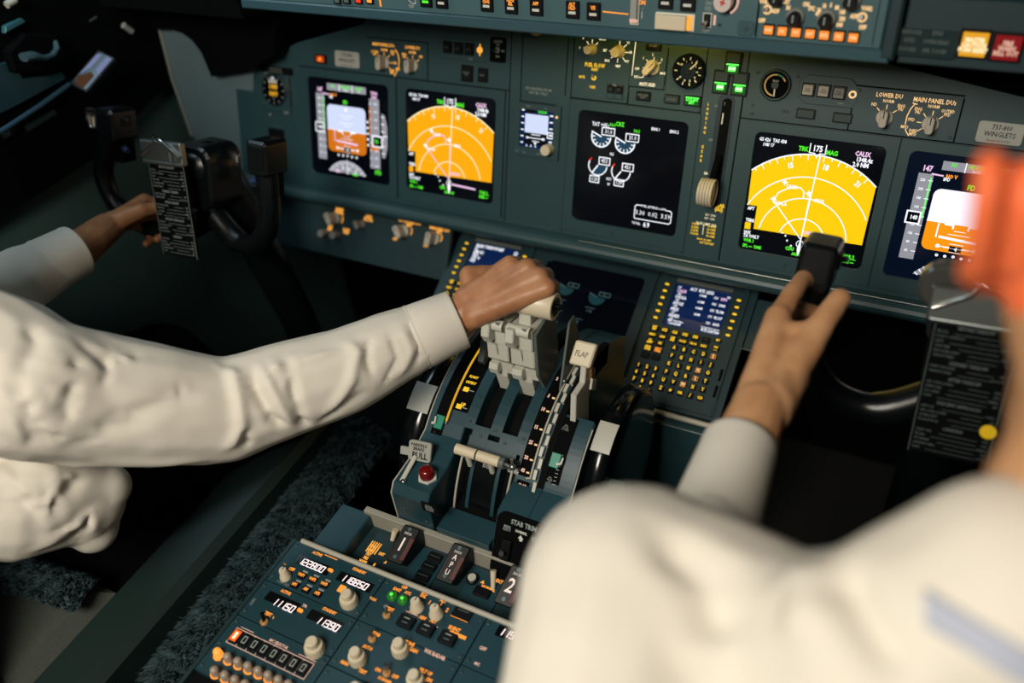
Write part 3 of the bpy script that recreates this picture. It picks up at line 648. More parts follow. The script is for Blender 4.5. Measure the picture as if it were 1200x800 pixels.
for tt, x, y_ in (('2', 684, 44.5), ('BOTH', 706.5, 46), ('1', 680, 56), ('V1', 737, 50), ('VR', 739.5, 61.5), ('WT', 735, 72), ('VREF', 724.5, 77.5), ('BUG', 712, 71), ('SET', 709.5, 59)): pxs(b, tt, x, y_, .0048, E_LNE, h=.0018, bold=.04)
ku, kv = MIP.px(694, 57.5); mu, mv = MIP.px(726, 60.5)
for a in (-85, -40, 0, 42): tick(b, MIP, ku, kv, math.radians(a), .009, .0135, E_LNE, .0018)
for a in (-130, -90, 0, 45, 90, 140, 185): tick(b, MIP, mu, mv, math.radians(a), .010, .0155, E_LNE, .0018)
b.line([MIP.px(746.5, 40), MIP.px(741, 88)], .0012, .0018, E_LNE); b.build('lettering', t)
for (a_, c_, r) in ((ku, kv, .0085), (mu, mv, .0098)):
    b = MB(MIP); b.lathe(a_, c_, [(r, .0014), (r, .004), (r * .85, .005)], mat('knob_skirt_brass', (.5, .42, .22), .35), 24); b.lathe(a_, c_, [(r * .78, .004), (r * .76, .019), (r * .7, .020)], CREAM, 24); b.build('knob', t)
u, v = MIP.px(696.5, 91); b = MB(MIP); b.ring(u, v, .0018, .0038, .0014, .003, E_YEL, 14, math.radians(-60), math.radians(240)); b.tube([MIP.w(u, v, .002), MIP.w(u + .001, v - .004, .011)], [.0014, .0022], STEEL, 8); b.build('toggle', t)
t = thing('anti_skid_panel', MIP.w(.10, -.07), 'anti skid panel with one large cream rotary knob', 'selector panel')
b = MB(MIP); b.box(.0755, -.125, .128, -.0455, 0, .0014, PANEL, .0004); b.build('face_plate', t)
ku, kv = MIP.px(765, 79); b = MB(MIP); pxs(b, 'AUTO BRAKE', 767, 42, .0048, E_YEL, h=.0018, bold=.05); pxs(b, 'ANTI SKID', 759, 99, .0068, E_LNE, h=.0018, bold=.04)
for tt, x, y_ in (('OFF', 747, 80.5), ('RTO', 746.5, 90), ('1', 754.5, 68), ('2', 765.5, 64), ('3', 776, 70), ('MAX', 777, 86)): pxs(b, tt, x, y_, .0048, E_LNE, h=.0018, bold=.04)
for a in (-95, -45, 5, 55): tick(b, MIP, ku, kv, math.radians(a), .0108, .0145, E_LNE, .0018)
b.line([MIP.px(750, 90.5), MIP.px(754, 90.5), MIP.px(755, 86)], .0011, .0018, E_LNE); b.build('lettering', t)
selknob(t, MIP, ku, kv, math.radians(40), .0112, .018, CREAM)
# autothrottle flip switches
t = thing('guarded_switch_pair', MIP.w(.05, -.035), 'pair of small guarded switches under the fuel flow reset knob', 'switch')
u, v = MIP.px(721.5, 107); b = MB(MIP); b.box(u - .0145, v - .011, u + .0145, v + .012, 0, .0016, PANELD, .0004); b.build('base_plate', t)
for d in (-.0068, .0068): b = MB(MIP); b.rbox(u + d - .0055, v - .008, u + d + .0055, v + .002, .001, .0016, .006, BLACK, .0008); b.text('IN', u + d, v - .003, .004, DIMP, h=.0062); b.box(u + d - .005, v + .003, u + d + .005, v + .011, .0016, .003, PANEL, .0004); b.build('switch_cap', t)
b = MB(MIP); b.tube([MIP.w(u - .0125, v - .010, .006), MIP.w(u + .0125, v - .010, .006)], .0009, CHROME, 8); b.box(u - .003, v - .012, u + .003, v - .008, .005, .008, STEEL, .0005); b.build('guard_bar', t)

# ---- landing gear panel ----------------------------------------------------
t = thing('landing_gear_lever', MIP.w(.2170, 0), 'landing gear lever with a ribbed cream wheel-shaped knob in a tall slot', 'lever')
sl0 = rpts(.2120, -.050, .2370, .118, .012, 6)
b = MB(MIP); b.box(.1885, -.058, .2462, .199, 0, .0016, PANEL, .0004); b.build('face_plate', t)
b = MB(MIP); b.prism(sl0, .0016, .0022, mat('slot_blue', (.008, .022, .036), .4)); b.prism(rpts(.2190, -.043, .2330, .112, .006, 6), .0022, .0024, GAP); b.text('!', .2225, -.035, .007, WHITE, h=.003); b.box(.2212, -.022, .2232, -.006, .0024, .0028, WHITE); b.build('slot', t)
b = MB(MIP); p0 = MIP.w(.225, .04, .0); p1 = MIP.w(.2235, .095, .042)
b.tube([p0, MIP.w(.2245, .072, .022), p1], [.0058, .0052, .0045], MBLACK, 10); b.build('lever_arm', t)
b = MB(); Fw = Frame(MIP.w(.2245, .0870, .040), -MIP.n, MIP.ey, -MIP.ex)
for k in range(5): b.lathe(0, 0, [(.0195, -.010 + .0044 * k), (.0205, -.0088 + .0044 * k), (.0205, -.0070 + .0044 * k), (.0195, -.0060 + .0044 * k)], CREAM, 28, Fw)
b.lathe(0, 0, [(.0195, .0115), (.0120, .0140), (.0, .0140)], CREAM, 28, Fw); b.build('wheel_knob', t)
b = MB(MIP)
pxs(b, 'UP', 839.5, 124, .005, GREYP, h=.0018); pxs(b, 'OFF', 833.5, 164, .005, GREYP, h=.0018, bold=.03); pxs(b, 'DN', 828, 203, .0055, E_LNE, h=.0018, bold=.03)
for i, ch in enumerate('LANDING'): b.text(ch, .1985, -.032 + .0068 * i, .0055, E_YEL, h=.0018, bold=.05)
for i, ch in enumerate('GEAR'): b.text(ch, .1985, .030 + .0068 * i, .0060, E_YEL, h=.0018, bold=.05)
b.text('GEAR\n(IAS)', *MIP.px(843, 243), .0078, E_YEL, h=.0018, bold=.05, ls=.8)
b.text('EXT  270K', *MIP.px(833, 252), .0045, E_LNE, h=.0018); b.text('RET  235K', *MIP.px(832, 256), .0045, E_LNE, h=.0018)
b.text('FLAPS LIMIT (IAS)', *MIP.px(828, 262.5), .0058, E_LNE, h=.0018, bold=.01, sx=.9)
for i, (l, r) in enumerate((('1-250K', '15-200K'), ('2-250K', '25-190K'), ('5-250K', '30-175K'), ('10-210K', '40-162K'))):
    b.text(l, .2035, .1475 + .0052 * i, .0048, E_YEL, h=.0018, bold=.04); b.text(r, .2290, .1475 + .0052 * i, .0048, E_YEL, h=.0018, bold=.04)
b.line([(.2165, .146), (.2165, .162)], .0008, .0018, E_LNE)
b.text('MACH .82 LIMIT', .220, .170, .004, E_YEL, h=.0018, bold=.03); b.text('ALT FLAP EXT', .225, .175, .0045, E_YEL, h=.0018, bold=.04)
b.build('lettering', t)

# ---- brightness knob panel below the left displays ----------------------------
LK = tilted(MIP.w(0, .235, -.015), 30)
t = thing('lighting_panel', LK.w(-.42, .04), 'shadowed lower left panel of grey brightness knobs with amber legends', 'knob panel')
b = MB(LK); b.box(-.66, -.004, -.242, .10, -.01, 0, PANELD, .0006); b.build('face_plate', t)
kn = [((393, 256), -35, 1), ((424, 263), -35, 0), ((473, 271), -35, 1), ((509, 279), 5, 1), ((382, 273), 0, 2), ((396, 275), 0, 2)]
for (x, y_), a, k in kn:
    u, v = LK.px(x, y_)
    if k == 1: selknob(t, LK, u, v, math.radians(a), .0125, .022, KNOB)
    elif k == 0: selknob(t, LK, u, v, math.radians(a), .0085, .018, KNOBD)
    else: rndknob(t, LK, u, v, .0078, .018, KNOBD)
b = MB(LK)
for tt, x, y_, z in (('MAIN\nPANEL', 398, 247, .0085), ('OFF\nBRT', 387, 267, .0075), ('BACK\nGND', 406, 271, .0072), ('AFDS\nFLOOD', 432, 256, .0078), ('OUTBOARD DU\nBRT', 480, 262, .0085), ('OFF', 463, 280, .007), ('INBOARD DU\nBRT', 515, 270.5, .0085), ('OFF', 499, 288, .007)): pxs(b, tt, x, y_, z, E_AMB, h=.0006, bold=.06, ls=.75)
for x, y_ in ((401, 257), (482, 271), (517, 279)):
    u, v = LK.px(x, y_); b.line([(u, v - .006), (u + .002, v), (u, v + .006)], .002, .0006, E_AMB)
b.build('lettering', t)
# ---- glareshield ---------------------------------------------------------
GS = tilted((0, -.17, 1.150), 8)
t = thing('glareshield', (0, -.1, 1.15), 'black hood shading the top of the instrument panel', 'glareshield')
b = MB(); b.xprof(-.62, .36, [(-.150, 1.150), (-.05, 1.146), (.09, 1.160), (.09, 1.30), (-.13, 1.262), (-.150, 1.24)], MBLACK); b.xprof(.44, 1.0, [(-.07, 1.155), (.09, 1.13), (.09, 1.30), (-.07, 1.262)], MBLACK); b.xprof(.36, 1.0, [(-.13, 1.245), (-.05, 1.262), (.09, 1.262), (.09, 1.30), (-.13, 1.262)], MBLACK); b.build('hood', t)
b = MB(); b.xprof(-.95, -.62, [(-.12, 1.10), (.09, 1.06), (.09, 1.22), (-.12, 1.20)], MBLACK); b.build('hood_side', t)
def lamp_strip(x0, x1, label):
    b = MB(); b.wbox(x0, -.075, 1.138, x1, -.062, 1.146, mat('lamp_cover_yellow', (.6, .4, .05), .4, emit=(1, .55, .05), es=.5), .001); o = b.build('flood_lamp'); tag(o, label, 'lamp')
lamp_strip(-.02, .13, 'slim yellow flood lamp hidden under the glareshield above the fuel flow panel')
t = thing('autopilot_panel', (0, -.17, 1.15), 'long blue-grey autopilot panel across the top of the photo', 'control panel')
b = MB(GS); Rg = GS.px(887, 30)[0]
b.prism([(-.56, -.085), (Rg, -.085), (Rg, -.0045), (-.56, -.0045)], -.02, 0, GSP, .001)
b.build('face_plate', t)
b = MB(GS); b.prism([(-.56, -.0045), (Rg + .145, -.0045), (Rg + .145, .010), (-.56, .010)], -.02, .003, mat('glareshield_lip', (.028, .075, .095), .4, bump=.05, bscale=900), .002); b.build('lower_lip', t)
def gbtn(x, y_, leg, lit, bar=True):
    u, v = GS.px(x, y_); b = MB(GS); b.rbox(u - .0088, v - .0098, u + .0088, v + .0105, .0008, 0, .0042, BLACK, .0006)
    if lit: b.text(leg, u, v - .004, .0058, lit, h=.0046, bold=.06, ls=.75)
    if bar: b.box(u - .0048, v + .0020, u + .0048, v + .0052, .0042, .0048, E_GRN if bar == 'g' else GREYP if bar == 'd' else WHITE)
    b.build('push_button', t)
for x, y_, l, m in ((571.5, 3, 'LVL\nCHG', E_ORG), (600, 5.5, 'HDG\nSEL', E_ORG), (629.5, 7.5, 'APP', E_ORG), (672, 10.5, 'ALT\nHLD', E_ORG), (696.5, 12.5, 'V/S', E_ORG), (500, -2, 'N1', None), (518.5, -.5, 'SPD', None), (781, -1, 'CMD', None), (807, 1.5, 'CMD', None)):
    gbtn(x, y_, l, m, 'g' if x == 500 else True)
for x, m in ((396, DIMP), (407, DIMP), (421, E_REDL), (434, E_ORG)):
    u, v = GS.px(x, -1); b = MB(GS); b.rbox(u - .006, v - .006, u + .006, v + .006, .0006, 0, .003, BLACK); b.box(u - .004, v - .002, u + .004, v + .004, .003, .0034, m); b.build('push_button', t)
b = MB(GS); u, v = GS.px(744.5, 11); b.rbox(u - .0055, v - .03, u + .0055, v + .0175, .001, 0, .0022, WHITE, .0004); b.rbox(u - .0042, v - .03, u + .0042, v + .0120, .002, .0022, .0075, mat('thumb_wheel', (.30, .31, .28), .4), .001); b.box(u - .004, v + .0095, u + .004, v + .0135, .0022, .0079, E_PINK); b.build('thumb_wheel', t)
b = MB(GS); u, v = GS.px(791.5, 25.5); b.rbox(u - .0245, v - .0100, u + .0235, v + .0095, .001, 0, .0018, WHITE, .0004); b.build('bar_surround', t)
b = MB(GS); b.rbox(u - .0228, v - .0082, u + .0150, v + .0082, .001, .0018, .0085, CREAM, .001); b.rbox(u + .0153, v - .0082, u + .0205, v + .0078, .0008, .0018, .0055, E_AMB, .0006); b.build('disengage_bar', t)
b = MB(GS); u, v = GS.px(829, 23.5); b.rbox(u - .0052, v - .0082, u + .0052, v + .0082, .0006, 0, .0014, WHITE); b.box(u - .0042, v - .0072, u + .0042, v + .0072, .0014, .0016, BLACK); b.tube([GS.w(u, v, .002), GS.w(u - .001, v + .003, .012)], [.0018, .0028], CHROME, 10); b.build('toggle', t)
b = MB(GS); b.text('F/D', u, v - .0125, .0065, GREYP, h=.0008, bold=.03); b.text('ON', u, v - .0185, .006, GREYP, h=.0008, bold=.03); b.text('OFF', u, v + .0122, .0055, GREYP, h=.0008, bold=.03); b.box(u + .0072, v - .0060, u + .0098, v + .0050, 0, .0006, E_PINK)
b.text('A/P ENGAGE', *GS.px(791, 16.5), .0035, WHITE, h=.0008); b.text('TGT', *GS.px(482.5, 7.5), .0055, WHITE, h=.0008)
p, q = GS.px(483, 2); b.line([(p - .005, q - .006), (p - .005, q - .002), (p, q + .002), (p + .006, q + .002), (p + .006, q - .006)], .001, .0008, WHITE)
b.line([GS.px(707, 13.5), GS.px(736, 16.5)], .0016, .0006, E_ORG); b.line([GS.px(445, -3), GS.px(446.5, 7)], .0028, .0006, E_ORG)
p, q = GS.px(753, 3); b.text('DN', p, q, .0065, E_ORG, h=.0008, bold=.06); b.text('UP', p + .0005, q + .007, .004, GREYP, h=.0008); b.box(p - .001, q + .010, p + .001, q + .018, 0, .0006, GREYP)
b.box(Rg - .0014, -.09, Rg - .0002, -.008, 0, .0004, GAP); b.text('- - - -', *GS.px(790, 2), .006, GREYP, h=.0006)
b.build('lettering', t)
u, v = GS.px(850, 1); b = MB(GS); b.lathe(u, v, [(.0125, 0), (.0125, .002)], BLACK, 24); b.lathe(u, v, [(.0108, .002), (.0105, .012), (.0095, .013)], mat('knob_pink_white', (.62, .52, .47), .4), 26); b.text('+', u, v, .014, mat('red_print', (.5, .03, .02), .5), h=.0135, bold=.05, rot=.3); b.ring(u, v, .0135, .0158, 0, .0012, E_PINK, 14, math.radians(-20), math.radians(60)); b.build('course_knob', t)
screws(t, GS, [GS.px(843, 29), GS.px(566, 7.5)], .0022)
b = MB(GS); u, v = GS.px(874, 33); b.rbox(u - .0095, v - .0080, u + .0095, v + .0085, .004, 0, .0012, mat('latch_plate', (.035, .085, .10), .4), .0005); b.lathe(u, v, [(.003, .0012), (.003, .0022)], SCREWM, 12); b.build('latch', t)
# EFIS control panel right
t = thing('map_control_panel', GS.w(Rg + .07, -.03), 'control panel with seven small glowing orange keys, right end of the glareshield', 'control panel')
b = MB(GS); b.prism([(Rg + .0005, -.085), (Rg + .134, -.085), (Rg + .134, -.0045), (Rg + .0005, -.0045)], -.02, .0008, GSP, .001); b.build('face_plate', t)
b = MB(GS); b.prism([(Rg + .1345, -.09), (Rg + .150, -.09), (Rg + .150, .006), (Rg + .1345, .006)], -.03, .004, PANELD, .003); b.build('end_frame', t)
for i, (x, y_) in enumerate(((901.5, 34), (917.5, 35.5), (933.5, 37), (950, 38.5), (966.5, 40), (983.5, 41.5), (1000.5, 43))):
    u, v = GS.px(x, y_); b = MB(GS); b.rbox(u - .0062, v - .0062, u + .0062, v + .0062, .0006, .0008, .003, BLACK); b.rbox(u - .0050, v - .0042, u + .0050, v + .0048, .0006, .003, .0052, mat('key_orange_glow', (.2, .08, .02), .5, emit=(.85, .22, .02), es=1), .0004)
    b.text(('WXR', 'STA', 'WPT', 'ARPT', 'DATA', 'POS', 'TERR')[i], u, v, .0046, E_WARM, h=.0056, bold=.07, sx=.85); b.build('key', t)
for x, y_, sk in ((932.5, 20), 0, ) if False else ((932.5, 19.5, 1), (969, 22, 1), (911, -4, 1), (998, 0, 1)):
    u, v = GS.px(x, y_); b = MB(GS); b.lathe(u, v, [(.0098, .0008), (.0098, .004), (.0088, .005)], KNOBD if sk else KNOB, 26); b.lathe(u, v, [(.0072, .005), (.0070, .016), (.0062, .017)], BLACK, 24); b.box(u - .0007, v - .005, u + .0007, v + .003, .017, .0173, GREYP); b.build('knob', t)
b = MB(GS)
for tt, x, y_ in (('IN', 924, 9), ('RST', 922, 2), ('ON', 945, 5), ('TFC', 951, 10), ('40', 958, 16), ('20', 960, 12), ('10', 966, 7), ('5', 974, 6), ('80', 981, 9), ('160', 987, 14), ('320', 987, 22), ('640', 984, 29), ('VOR1', 896, 2), ('ADF', 909, 13), ('OFF', 893, 24), ('VOR2', 1016, 10), ('ADF', 1001, 19), ('OFF', 1011, 32)): pxs(b, tt, x, y_, .0062, E_WARM, h=.001, bold=.08, sx=.85)
for x, y_ in ((899.5, 11), (1010.5, 20)): u, v = GS.px(x, y_); b.ring(u, v, .0032, .0052, .0008, .002, E_WARM, 16)
b.box(Rg + .125, -.08, Rg + .1258, -.0085, .0008, .0012, GAP); b.build('lettering', t)
for x, y_ in ((899.5, 11), (1010.5, 20)): u, v = GS.px(x, y_); b = MB(GS); b.tube([GS.w(u, v, .001), GS.w(u - .001, v - .002, .012)], [.0016, .0026], CHROME, 10); b.build('toggle', t)
# caution unit
t = thing('warning_unit', GS.w(Rg + .25, -.03), 'dark panel carrying the amber master caution and red fire warning lights', 'warning panel')
b = MB(GS); u0, v1 = Rg + .152, .012; b.prism([(u0, -.058), (u0 + .20, -.058), (u0 + .20, v1), (u0, v1)], -.04, -.012, PANELD, .002); b.prism([(u0 + .004, -.110), (u0 + .20, -.110), (u0 + .20, -.063), (u0 + .004, -.063)], -.06, -.024, PANELD, .002); b.build('face_plate', t)
ua, va = GS.px(1054, 31, -.012); ub, vb = GS.px(1116, 65, -.012); b = MB(GS); b.rbox(ua, va, ub + .002, vb + .004, .002, -.012, -.009, mat('lens_dark_teal', (.010, .028, .030), .3), .0006)
for tt, x, y_ in (('ANTI-ICE', 1068, 37.5), ('ENG', 1099, 39), ('HYD', 1066, 47), ('OVERHEAD', 1097, 49.5), ('DOORS', 1063, 57.5), ('AIR COND', 1095, 60)):
    u, v = GS.px(x, y_, -.009); b.text(tt, u, v, .0062, DIMP, h=-.0087, bold=.02)
b.build('annunciator_lens', t)
def warn(x, y_, txt, m, tm, name):
    u, v = GS.px(x, y_, -.009); b = MB(GS); b.rbox(u - .0150, v - .0150, u + .0150, v + .0150, .001, -.012, -.010, BLACK); b.rbox(u - .0122, v - .0118, u + .0122, v + .0118, .001, -.010, -.005, m, .0008); b.text(txt, u, v, .0064, tm, h=-.0047, bold=.06, ls=.8); b.build(name, t)
warn(1141.5, 52, 'MASTER\nCAUTION\nPUSH RESET', E_CAUT, E_LNE, 'caution_light'); warn(1180, 56, 'FIRE\nWARN\nBELL OUT', E_FIRE, E_PINK, 'warning_light')

# ---- console with the two control display units ----------------------------
t = thing('forward_console', (0, -.12, .0), 'teal sloping forward console below the instrument panel ledge', 'console')
b = MB(CDF); uL = -.3830
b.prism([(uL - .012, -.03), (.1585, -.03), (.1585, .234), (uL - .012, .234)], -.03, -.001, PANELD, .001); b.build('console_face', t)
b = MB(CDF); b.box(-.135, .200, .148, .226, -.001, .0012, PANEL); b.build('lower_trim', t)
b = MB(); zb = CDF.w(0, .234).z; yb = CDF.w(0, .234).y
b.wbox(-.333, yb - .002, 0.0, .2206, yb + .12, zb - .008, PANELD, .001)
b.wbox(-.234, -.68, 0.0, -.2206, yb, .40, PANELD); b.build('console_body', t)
b = MB(); b.tube([(-.05, yb - .006, zb - .006), (.2206, yb - .006, zb - .006)], .0045, RAIL, 8); b.build('pale_rail', t)
b = MB(); u_, w_ = CDF.px(752, 470)[0], 0
b.wbox(.095, yb - .020, .40, .2206, yb - .002, zb - .014, PANEL, .001); b.build('kick_panel', t)
b = MB(CDF); b.rbox(.160, .018, .222, .108, .003, -.004, .001, PANELD, .0008); b.box(.158, .107, .224, .1085, -.001, .002, STEEL); b.build('side_blank_panel', t)
screws(t, CDF, [(.178, .030), (.204, .030), (.178, .096), (.204, .096)], h=.001)

def cdu(u0, right, label):
    F = CDF.sub(u0, 0); t = thing('control_display_unit', F.w(.073, .11), label, 'control display unit')
    b = MB(F); b.frame_ring(0, 0, .146, .229, .0255, .018, .1205, .098, .002, -.002, .004, PANELD); b.rbox(.0265, .0105, .1195, .0175, .001, .004, .0045, mat('cdu_lip', (.10, .11, .105), .5), .0002); b.build('bezel', t)
    b = MB(F); b.box(.0245, .0165, .1215, .099, -.004, .0005, NAVY2); b.build('screen', t)
    b = MB(F)
    if right:
        W = E_WHT
        def row(tt, u, v, z, m=W, al='c'): b.text(tt, u, v, z, m, h=.0012, bold=.03, sx=.9, align=al)
        row('ACT  RTE  LEGS', .071, .0245, .0078); row('2/3', .1155, .0265, .0055)
        row("175'", .031, .0255, .005, al='l')
        for i, (a, c, d) in enumerate((('CALIX', '7.0NM', '136/'), ('CHULA', '6.2NM', '150/'), ('AZULE', '4.4NM', '152/'), ('PIRIX', '14NM', '171/'), ('SAHEX', '', '150/'))):
            v = .0315 + .0115 * i
            row(a, .031, v, .0078, E_MAG if i == 0 else W, 'l'); row("%d'" % (140 + i * 7), .034, v + .0058, .0052, W, 'l')
            if c: row(c, .0745, v + .001, .0056)
            row(d, .096, v, .0058); row(('2470', '3000', 'FL180', 'FL197', '6000')[i], .109, v, .0072, E_MAG if i == 0 else W)
        b.box(.087, .0855, .117, .0862, .001, .0013, W); row('RTE DATA>', .1035, .0910, .0078); row('MAP CTR STEP>', .045, .0870, .0050); row('1.23/4.88NM', .044, .0915, .0055)
    else:
        b.text('TAKEOFF REF', .068, .024, .0078, E_WHT, h=.0012, bold=.05)
        for i, q in enumerate(('FLAPS', '15', '24K N1', '95.6', 'CG  V', '18.5')): b.text(q, .031, .0245 + .0062 * i, .0078, E_WHT, h=.0012, bold=.06, align='l')
        b.text('1/2\nV1', .112, .028, .0078, E_WHT, h=.0012, bold=.05, ls=.8)
    b.build('screen_text', t)
    for sde in (0, 1):
        for i in range(6):
            u = .0128 if sde == 0 else .1330; v = .0265 + .0126 * i + sde * .003
            b = MB(F); b.rbox(u - .0048, v - .0030, u + .0048, v + .0030, .0008, .004, .0052, BLACK, .0004); b.rbox(u - .0034, v - .0016, u + .0034, v + .0016, .0012, .0052, .0072, E_YEL, .0005); b.build('line_key', t)
    def key(u, v, w, hh, tx, z, m=E_YEL, box_=False):
        b = MB(F); b.rbox(u - w / 2, v - hh / 2, u + w / 2, v + hh / 2, .0012, .004, .0078, BLACK, .0008)
        if tx: b.text(tx, u, v, z, m, h=.0081, bold=.07, ls=.72, sx=.95)
        if box_: b.line([(u - .0036, v - .0036), (u + .0036, v - .0036), (u + .0036, v + .0036), (u - .0036, v + .0036)], .0006, .0081, E_ORG, closed=True)
        b.build('key', t)
    xs = [.0175, .0345, .0515, .0685, .0855, .1025]
    for i, q in enumerate(('INIT\nREF', 'RTE', 'CLB', 'CRZ', 'DES')): key(xs[i], .1085, .0135, .0090, q, .0052 if len(q) > 4 else .0062)
    key(xs[5], .1085, .0135, .0090, '- -', .005, DIMP); key(.1210, .1055, .0105, .005, 'BRT', .0045, E_YEL)
    for i, q in enumerate(('MENU', 'LEGS', 'DEP\nARR', 'HOLD', 'PROG')): key(xs[i], .1205, .0135, .0090, q, .0052)
    key(xs[5], .1205, .0135, .0090, 'EXEC', .0052); key(.1215, .1195, .0105, .008, 'DIM\n___', .0045)
    for i, q in enumerate(('N1\nLIMIT', 'FIX', 'PREV\nPAGE', 'NEXT\nPAGE', '', '')): key(xs[i % 2], .1325 + .0123 * (i // 2), .0135, .0092, q, .0054, E_ORG if i == 3 else E_YEL)
    for r in range(6):
        for c in range(5):
            q = 'ABCDEFGHIJKLMNOPQRSTUVWXYZ'[r * 5 + c] if r * 5 + c < 26 else ('SP', 'DEL', '/', 'CLR')[r * 5 + c - 26]
            hot = q in 'ENSW' and len(q) == 1
            key(.0585 + .0158 * c, .1340 + .0143 * r, .0092, .0092, q, .0078 if len(q) == 1 else .0055, E_WARM if hot else E_YEL, hot)
    for r in range(4):
        for c in range(3):
            q = (('1', '2', '3'), ('4', '5', '6'), ('7', '8', '9'), ('.', '0', '+/-'))[r][c]; u, v = .0125 + .0142 * c, .1765 + .0125 * r
            b = MB(F); b.lathe(u, v, [(.0048, .004), (.0048, .0072), (.004, .0078)], BLACK, 16); b.text(q, u, v - (.003 if q == '.' else 0), .0078 if len(q) == 1 else .005, E_YEL, h=.0081, bold=.07); b.build('key', t)
    screws(t, F, [(.005, .008), (.141, .008), (.005, .105), (.141, .105), (.005, .222), (.141, .222)], .0028, .004)
    b = MB(F); b.text('FAIL\nMSG', .1405, .165, .004, DIMP, h=.0043, rot=0, ls=.8)
    for q in range(2): b.rbox(.1385, .150 + q * .028, .1430, .170 + q * .028, .0008, .004, .0052, GAP, .0004)
    b.build('side_legends', t)
    return t
cdu(0, True, 'control display unit with a lit route page, left of the copilot\'s wrist')
cdu(uL, False, 'control display unit mostly hidden behind the hand on the thrust levers')

# ---- control wheels ------------------------------------------------------------
def control_wheel(o, roll, label, spn):
    Y = tilted(o, 18); c, s = math.cos(roll), math.sin(roll)
    Fy = Frame(o, Y.ex * c + Y.ey * s, Y.ey * c - Y.ex * s, Y.n)
    t = thing('control_yoke', o, label, 'control wheel')
    b = MB(Fy); b.rbox(-.040, -.035, .040, .070, .022, -.06, .010, YOKE, .004, 6); b.build('hub', t)
    b = MB(Fy); G = Frame(Fy.w(.0, -.012, -.03), Fy.ex, -Fy.n, -Fy.ey)
    b.lathe(0, 0, [(.046, -.03), (.050, -.012), (.046, .006), (.030, .020), (.0, .025)], YOKE, 30, G, True)
    for i in range(9):
        a = math.radians(20 + 14 * i); b.box(.0, 0, .001, .001, 0, 0, WHITE)
        p = [G.w(.0485 * math.cos(a), -.0485 * math.sin(a) * -1, -.006), G.w(.0475 * math.cos(a), .0475 * math.sin(a), .004)]
        b.tube(p, .0007, WHITE, 5)
    b.build('trim_dial', t)
    for sgn in (-spn, spn):
        P = [(0.018, .085, -.02), (.070, .118, -.018), (.125, .108, -.008), (.160, .062, .0), (.169, .010, .004), (.168, -.036, .006)] if sgn > 0 or abs(spn) == 1 else [(.018, .10, -.03), (.09, .138, -.018), (.155, .130, -.008), (.212, .103, 0), (.232, .05, .004), (.208, .0, .006), (.182, -.036, .008)]
        P = [Fy.w(sgn * p[0], p[1], p[2]) for p in P]
        Q = []
        for i in range(len(P) - 1):
            p0 = P[max(i - 1, 0)]; p1 = P[i]; p2 = P[i + 1]; p3 = P[min(i + 2, len(P) - 1)]
            for k in range(5):
                x = k / 5; Q.append(.5 * ((2 * p1) + (p2 - p0) * x + (2 * p0 - 5 * p1 + 4 * p2 - p3) * x * x + (3 * p1 - p0 - 3 * p2 + p3) * x ** 3))
        Q.append(P[-1])
        b = MB(); b.tube(Q, [.020 if i < 6 else .0175 if i < 16 else .0165 for i in range(len(Q))], YOKE, 16); b.build('horn_arm', t)
        G = Frame(Fy.w(sgn * (.168 if sgn > 0 or abs(spn) == 1 else .178), -.036, .0), Fy.ex, Fy.ey, Fy.n)
        b = MB(G); b.rbox(-.0195, -.034, .0195, .019, .007, -.018, .030, YOKE, .004, 5); b.rbox(-.0165, .0, .0165, .056, .006, -.012, .014, MBLACK, .002, 4); g = b.build('grip_head', t)
        b = MB(G); b.rbox(-.014, -.028, .014, .008, .004, .030, .0315, BLACK, .0006); b.build('grip_face', g)
        b = MB(G); b.rbox(.0195 * -sgn - .003, -.022, .0195 * -sgn + .003, -.006, .001, -.006, .012, BLACK, .0006); b.tube([G.w(-sgn * .022, -.016, .004), G.w(-sgn * .028, -.018, .006)], .0035, CHROME, 10); b.build('trim_switch', g)
        b = MB(G); b.tube([G.w(-sgn * .018, .030, .010), G.w(-sgn * .028, .034, .012)], [.006, .005], mat('blue_button', (.02, .04, .10), .25), 12); b.build('push_button', g)
    b = MB(); b.tube([Fy.w(0, .02, -.06), Fy.w(0, .02, -.03)], .032, YOKE, 20); b.tube([Fy.w(0, .02, -.05), (o[0], o[1] + .10, .55), (o[0], o[1] + .14, .02)], [.036, .034, .040], YOKE, 20); b.build('control_column', t)
    return t, Fy
tL, YL = control_wheel((-.636, -.300, .928), math.radians(2), 'black control wheel with a hand behind it, far left of the cockpit', .93)
tR, YR = control_wheel((.505, -.345, .934), math.radians(2), 'black control wheel whose left grip the copilot holds', 1.0)
CLT = ('BEFORE TAKEOFF', ['RECALL', 'FLIGHT CONTROLS', 'FLAPS', 'STAB TRIM', 'SHOULDER HARN', 'TAKEOFF BRIEF'], 'CLEARED TAKEOFF', ['START SWITCHES', 'TRANSPONDER'], 'AFTER TAKEOFF', ['AIR COND & PRESS', 'START SWS', 'LDG GEAR', 'FLAPS'], 'DESCENT APPROACH', ['ANTI-ICE', 'AIR COND & PRESS', 'ALTM & INST', 'N1 & IAS BUGS'], 'LANDING', ['START SWS', 'RECALL', 'SPD BRAKE', 'LANDING GEAR', 'FLAPS'])
VAL = ['CKD', 'CKD', 'ARMED', 'SET', '_ UNITS', 'UP', 'OFF', 'UP & OFF']
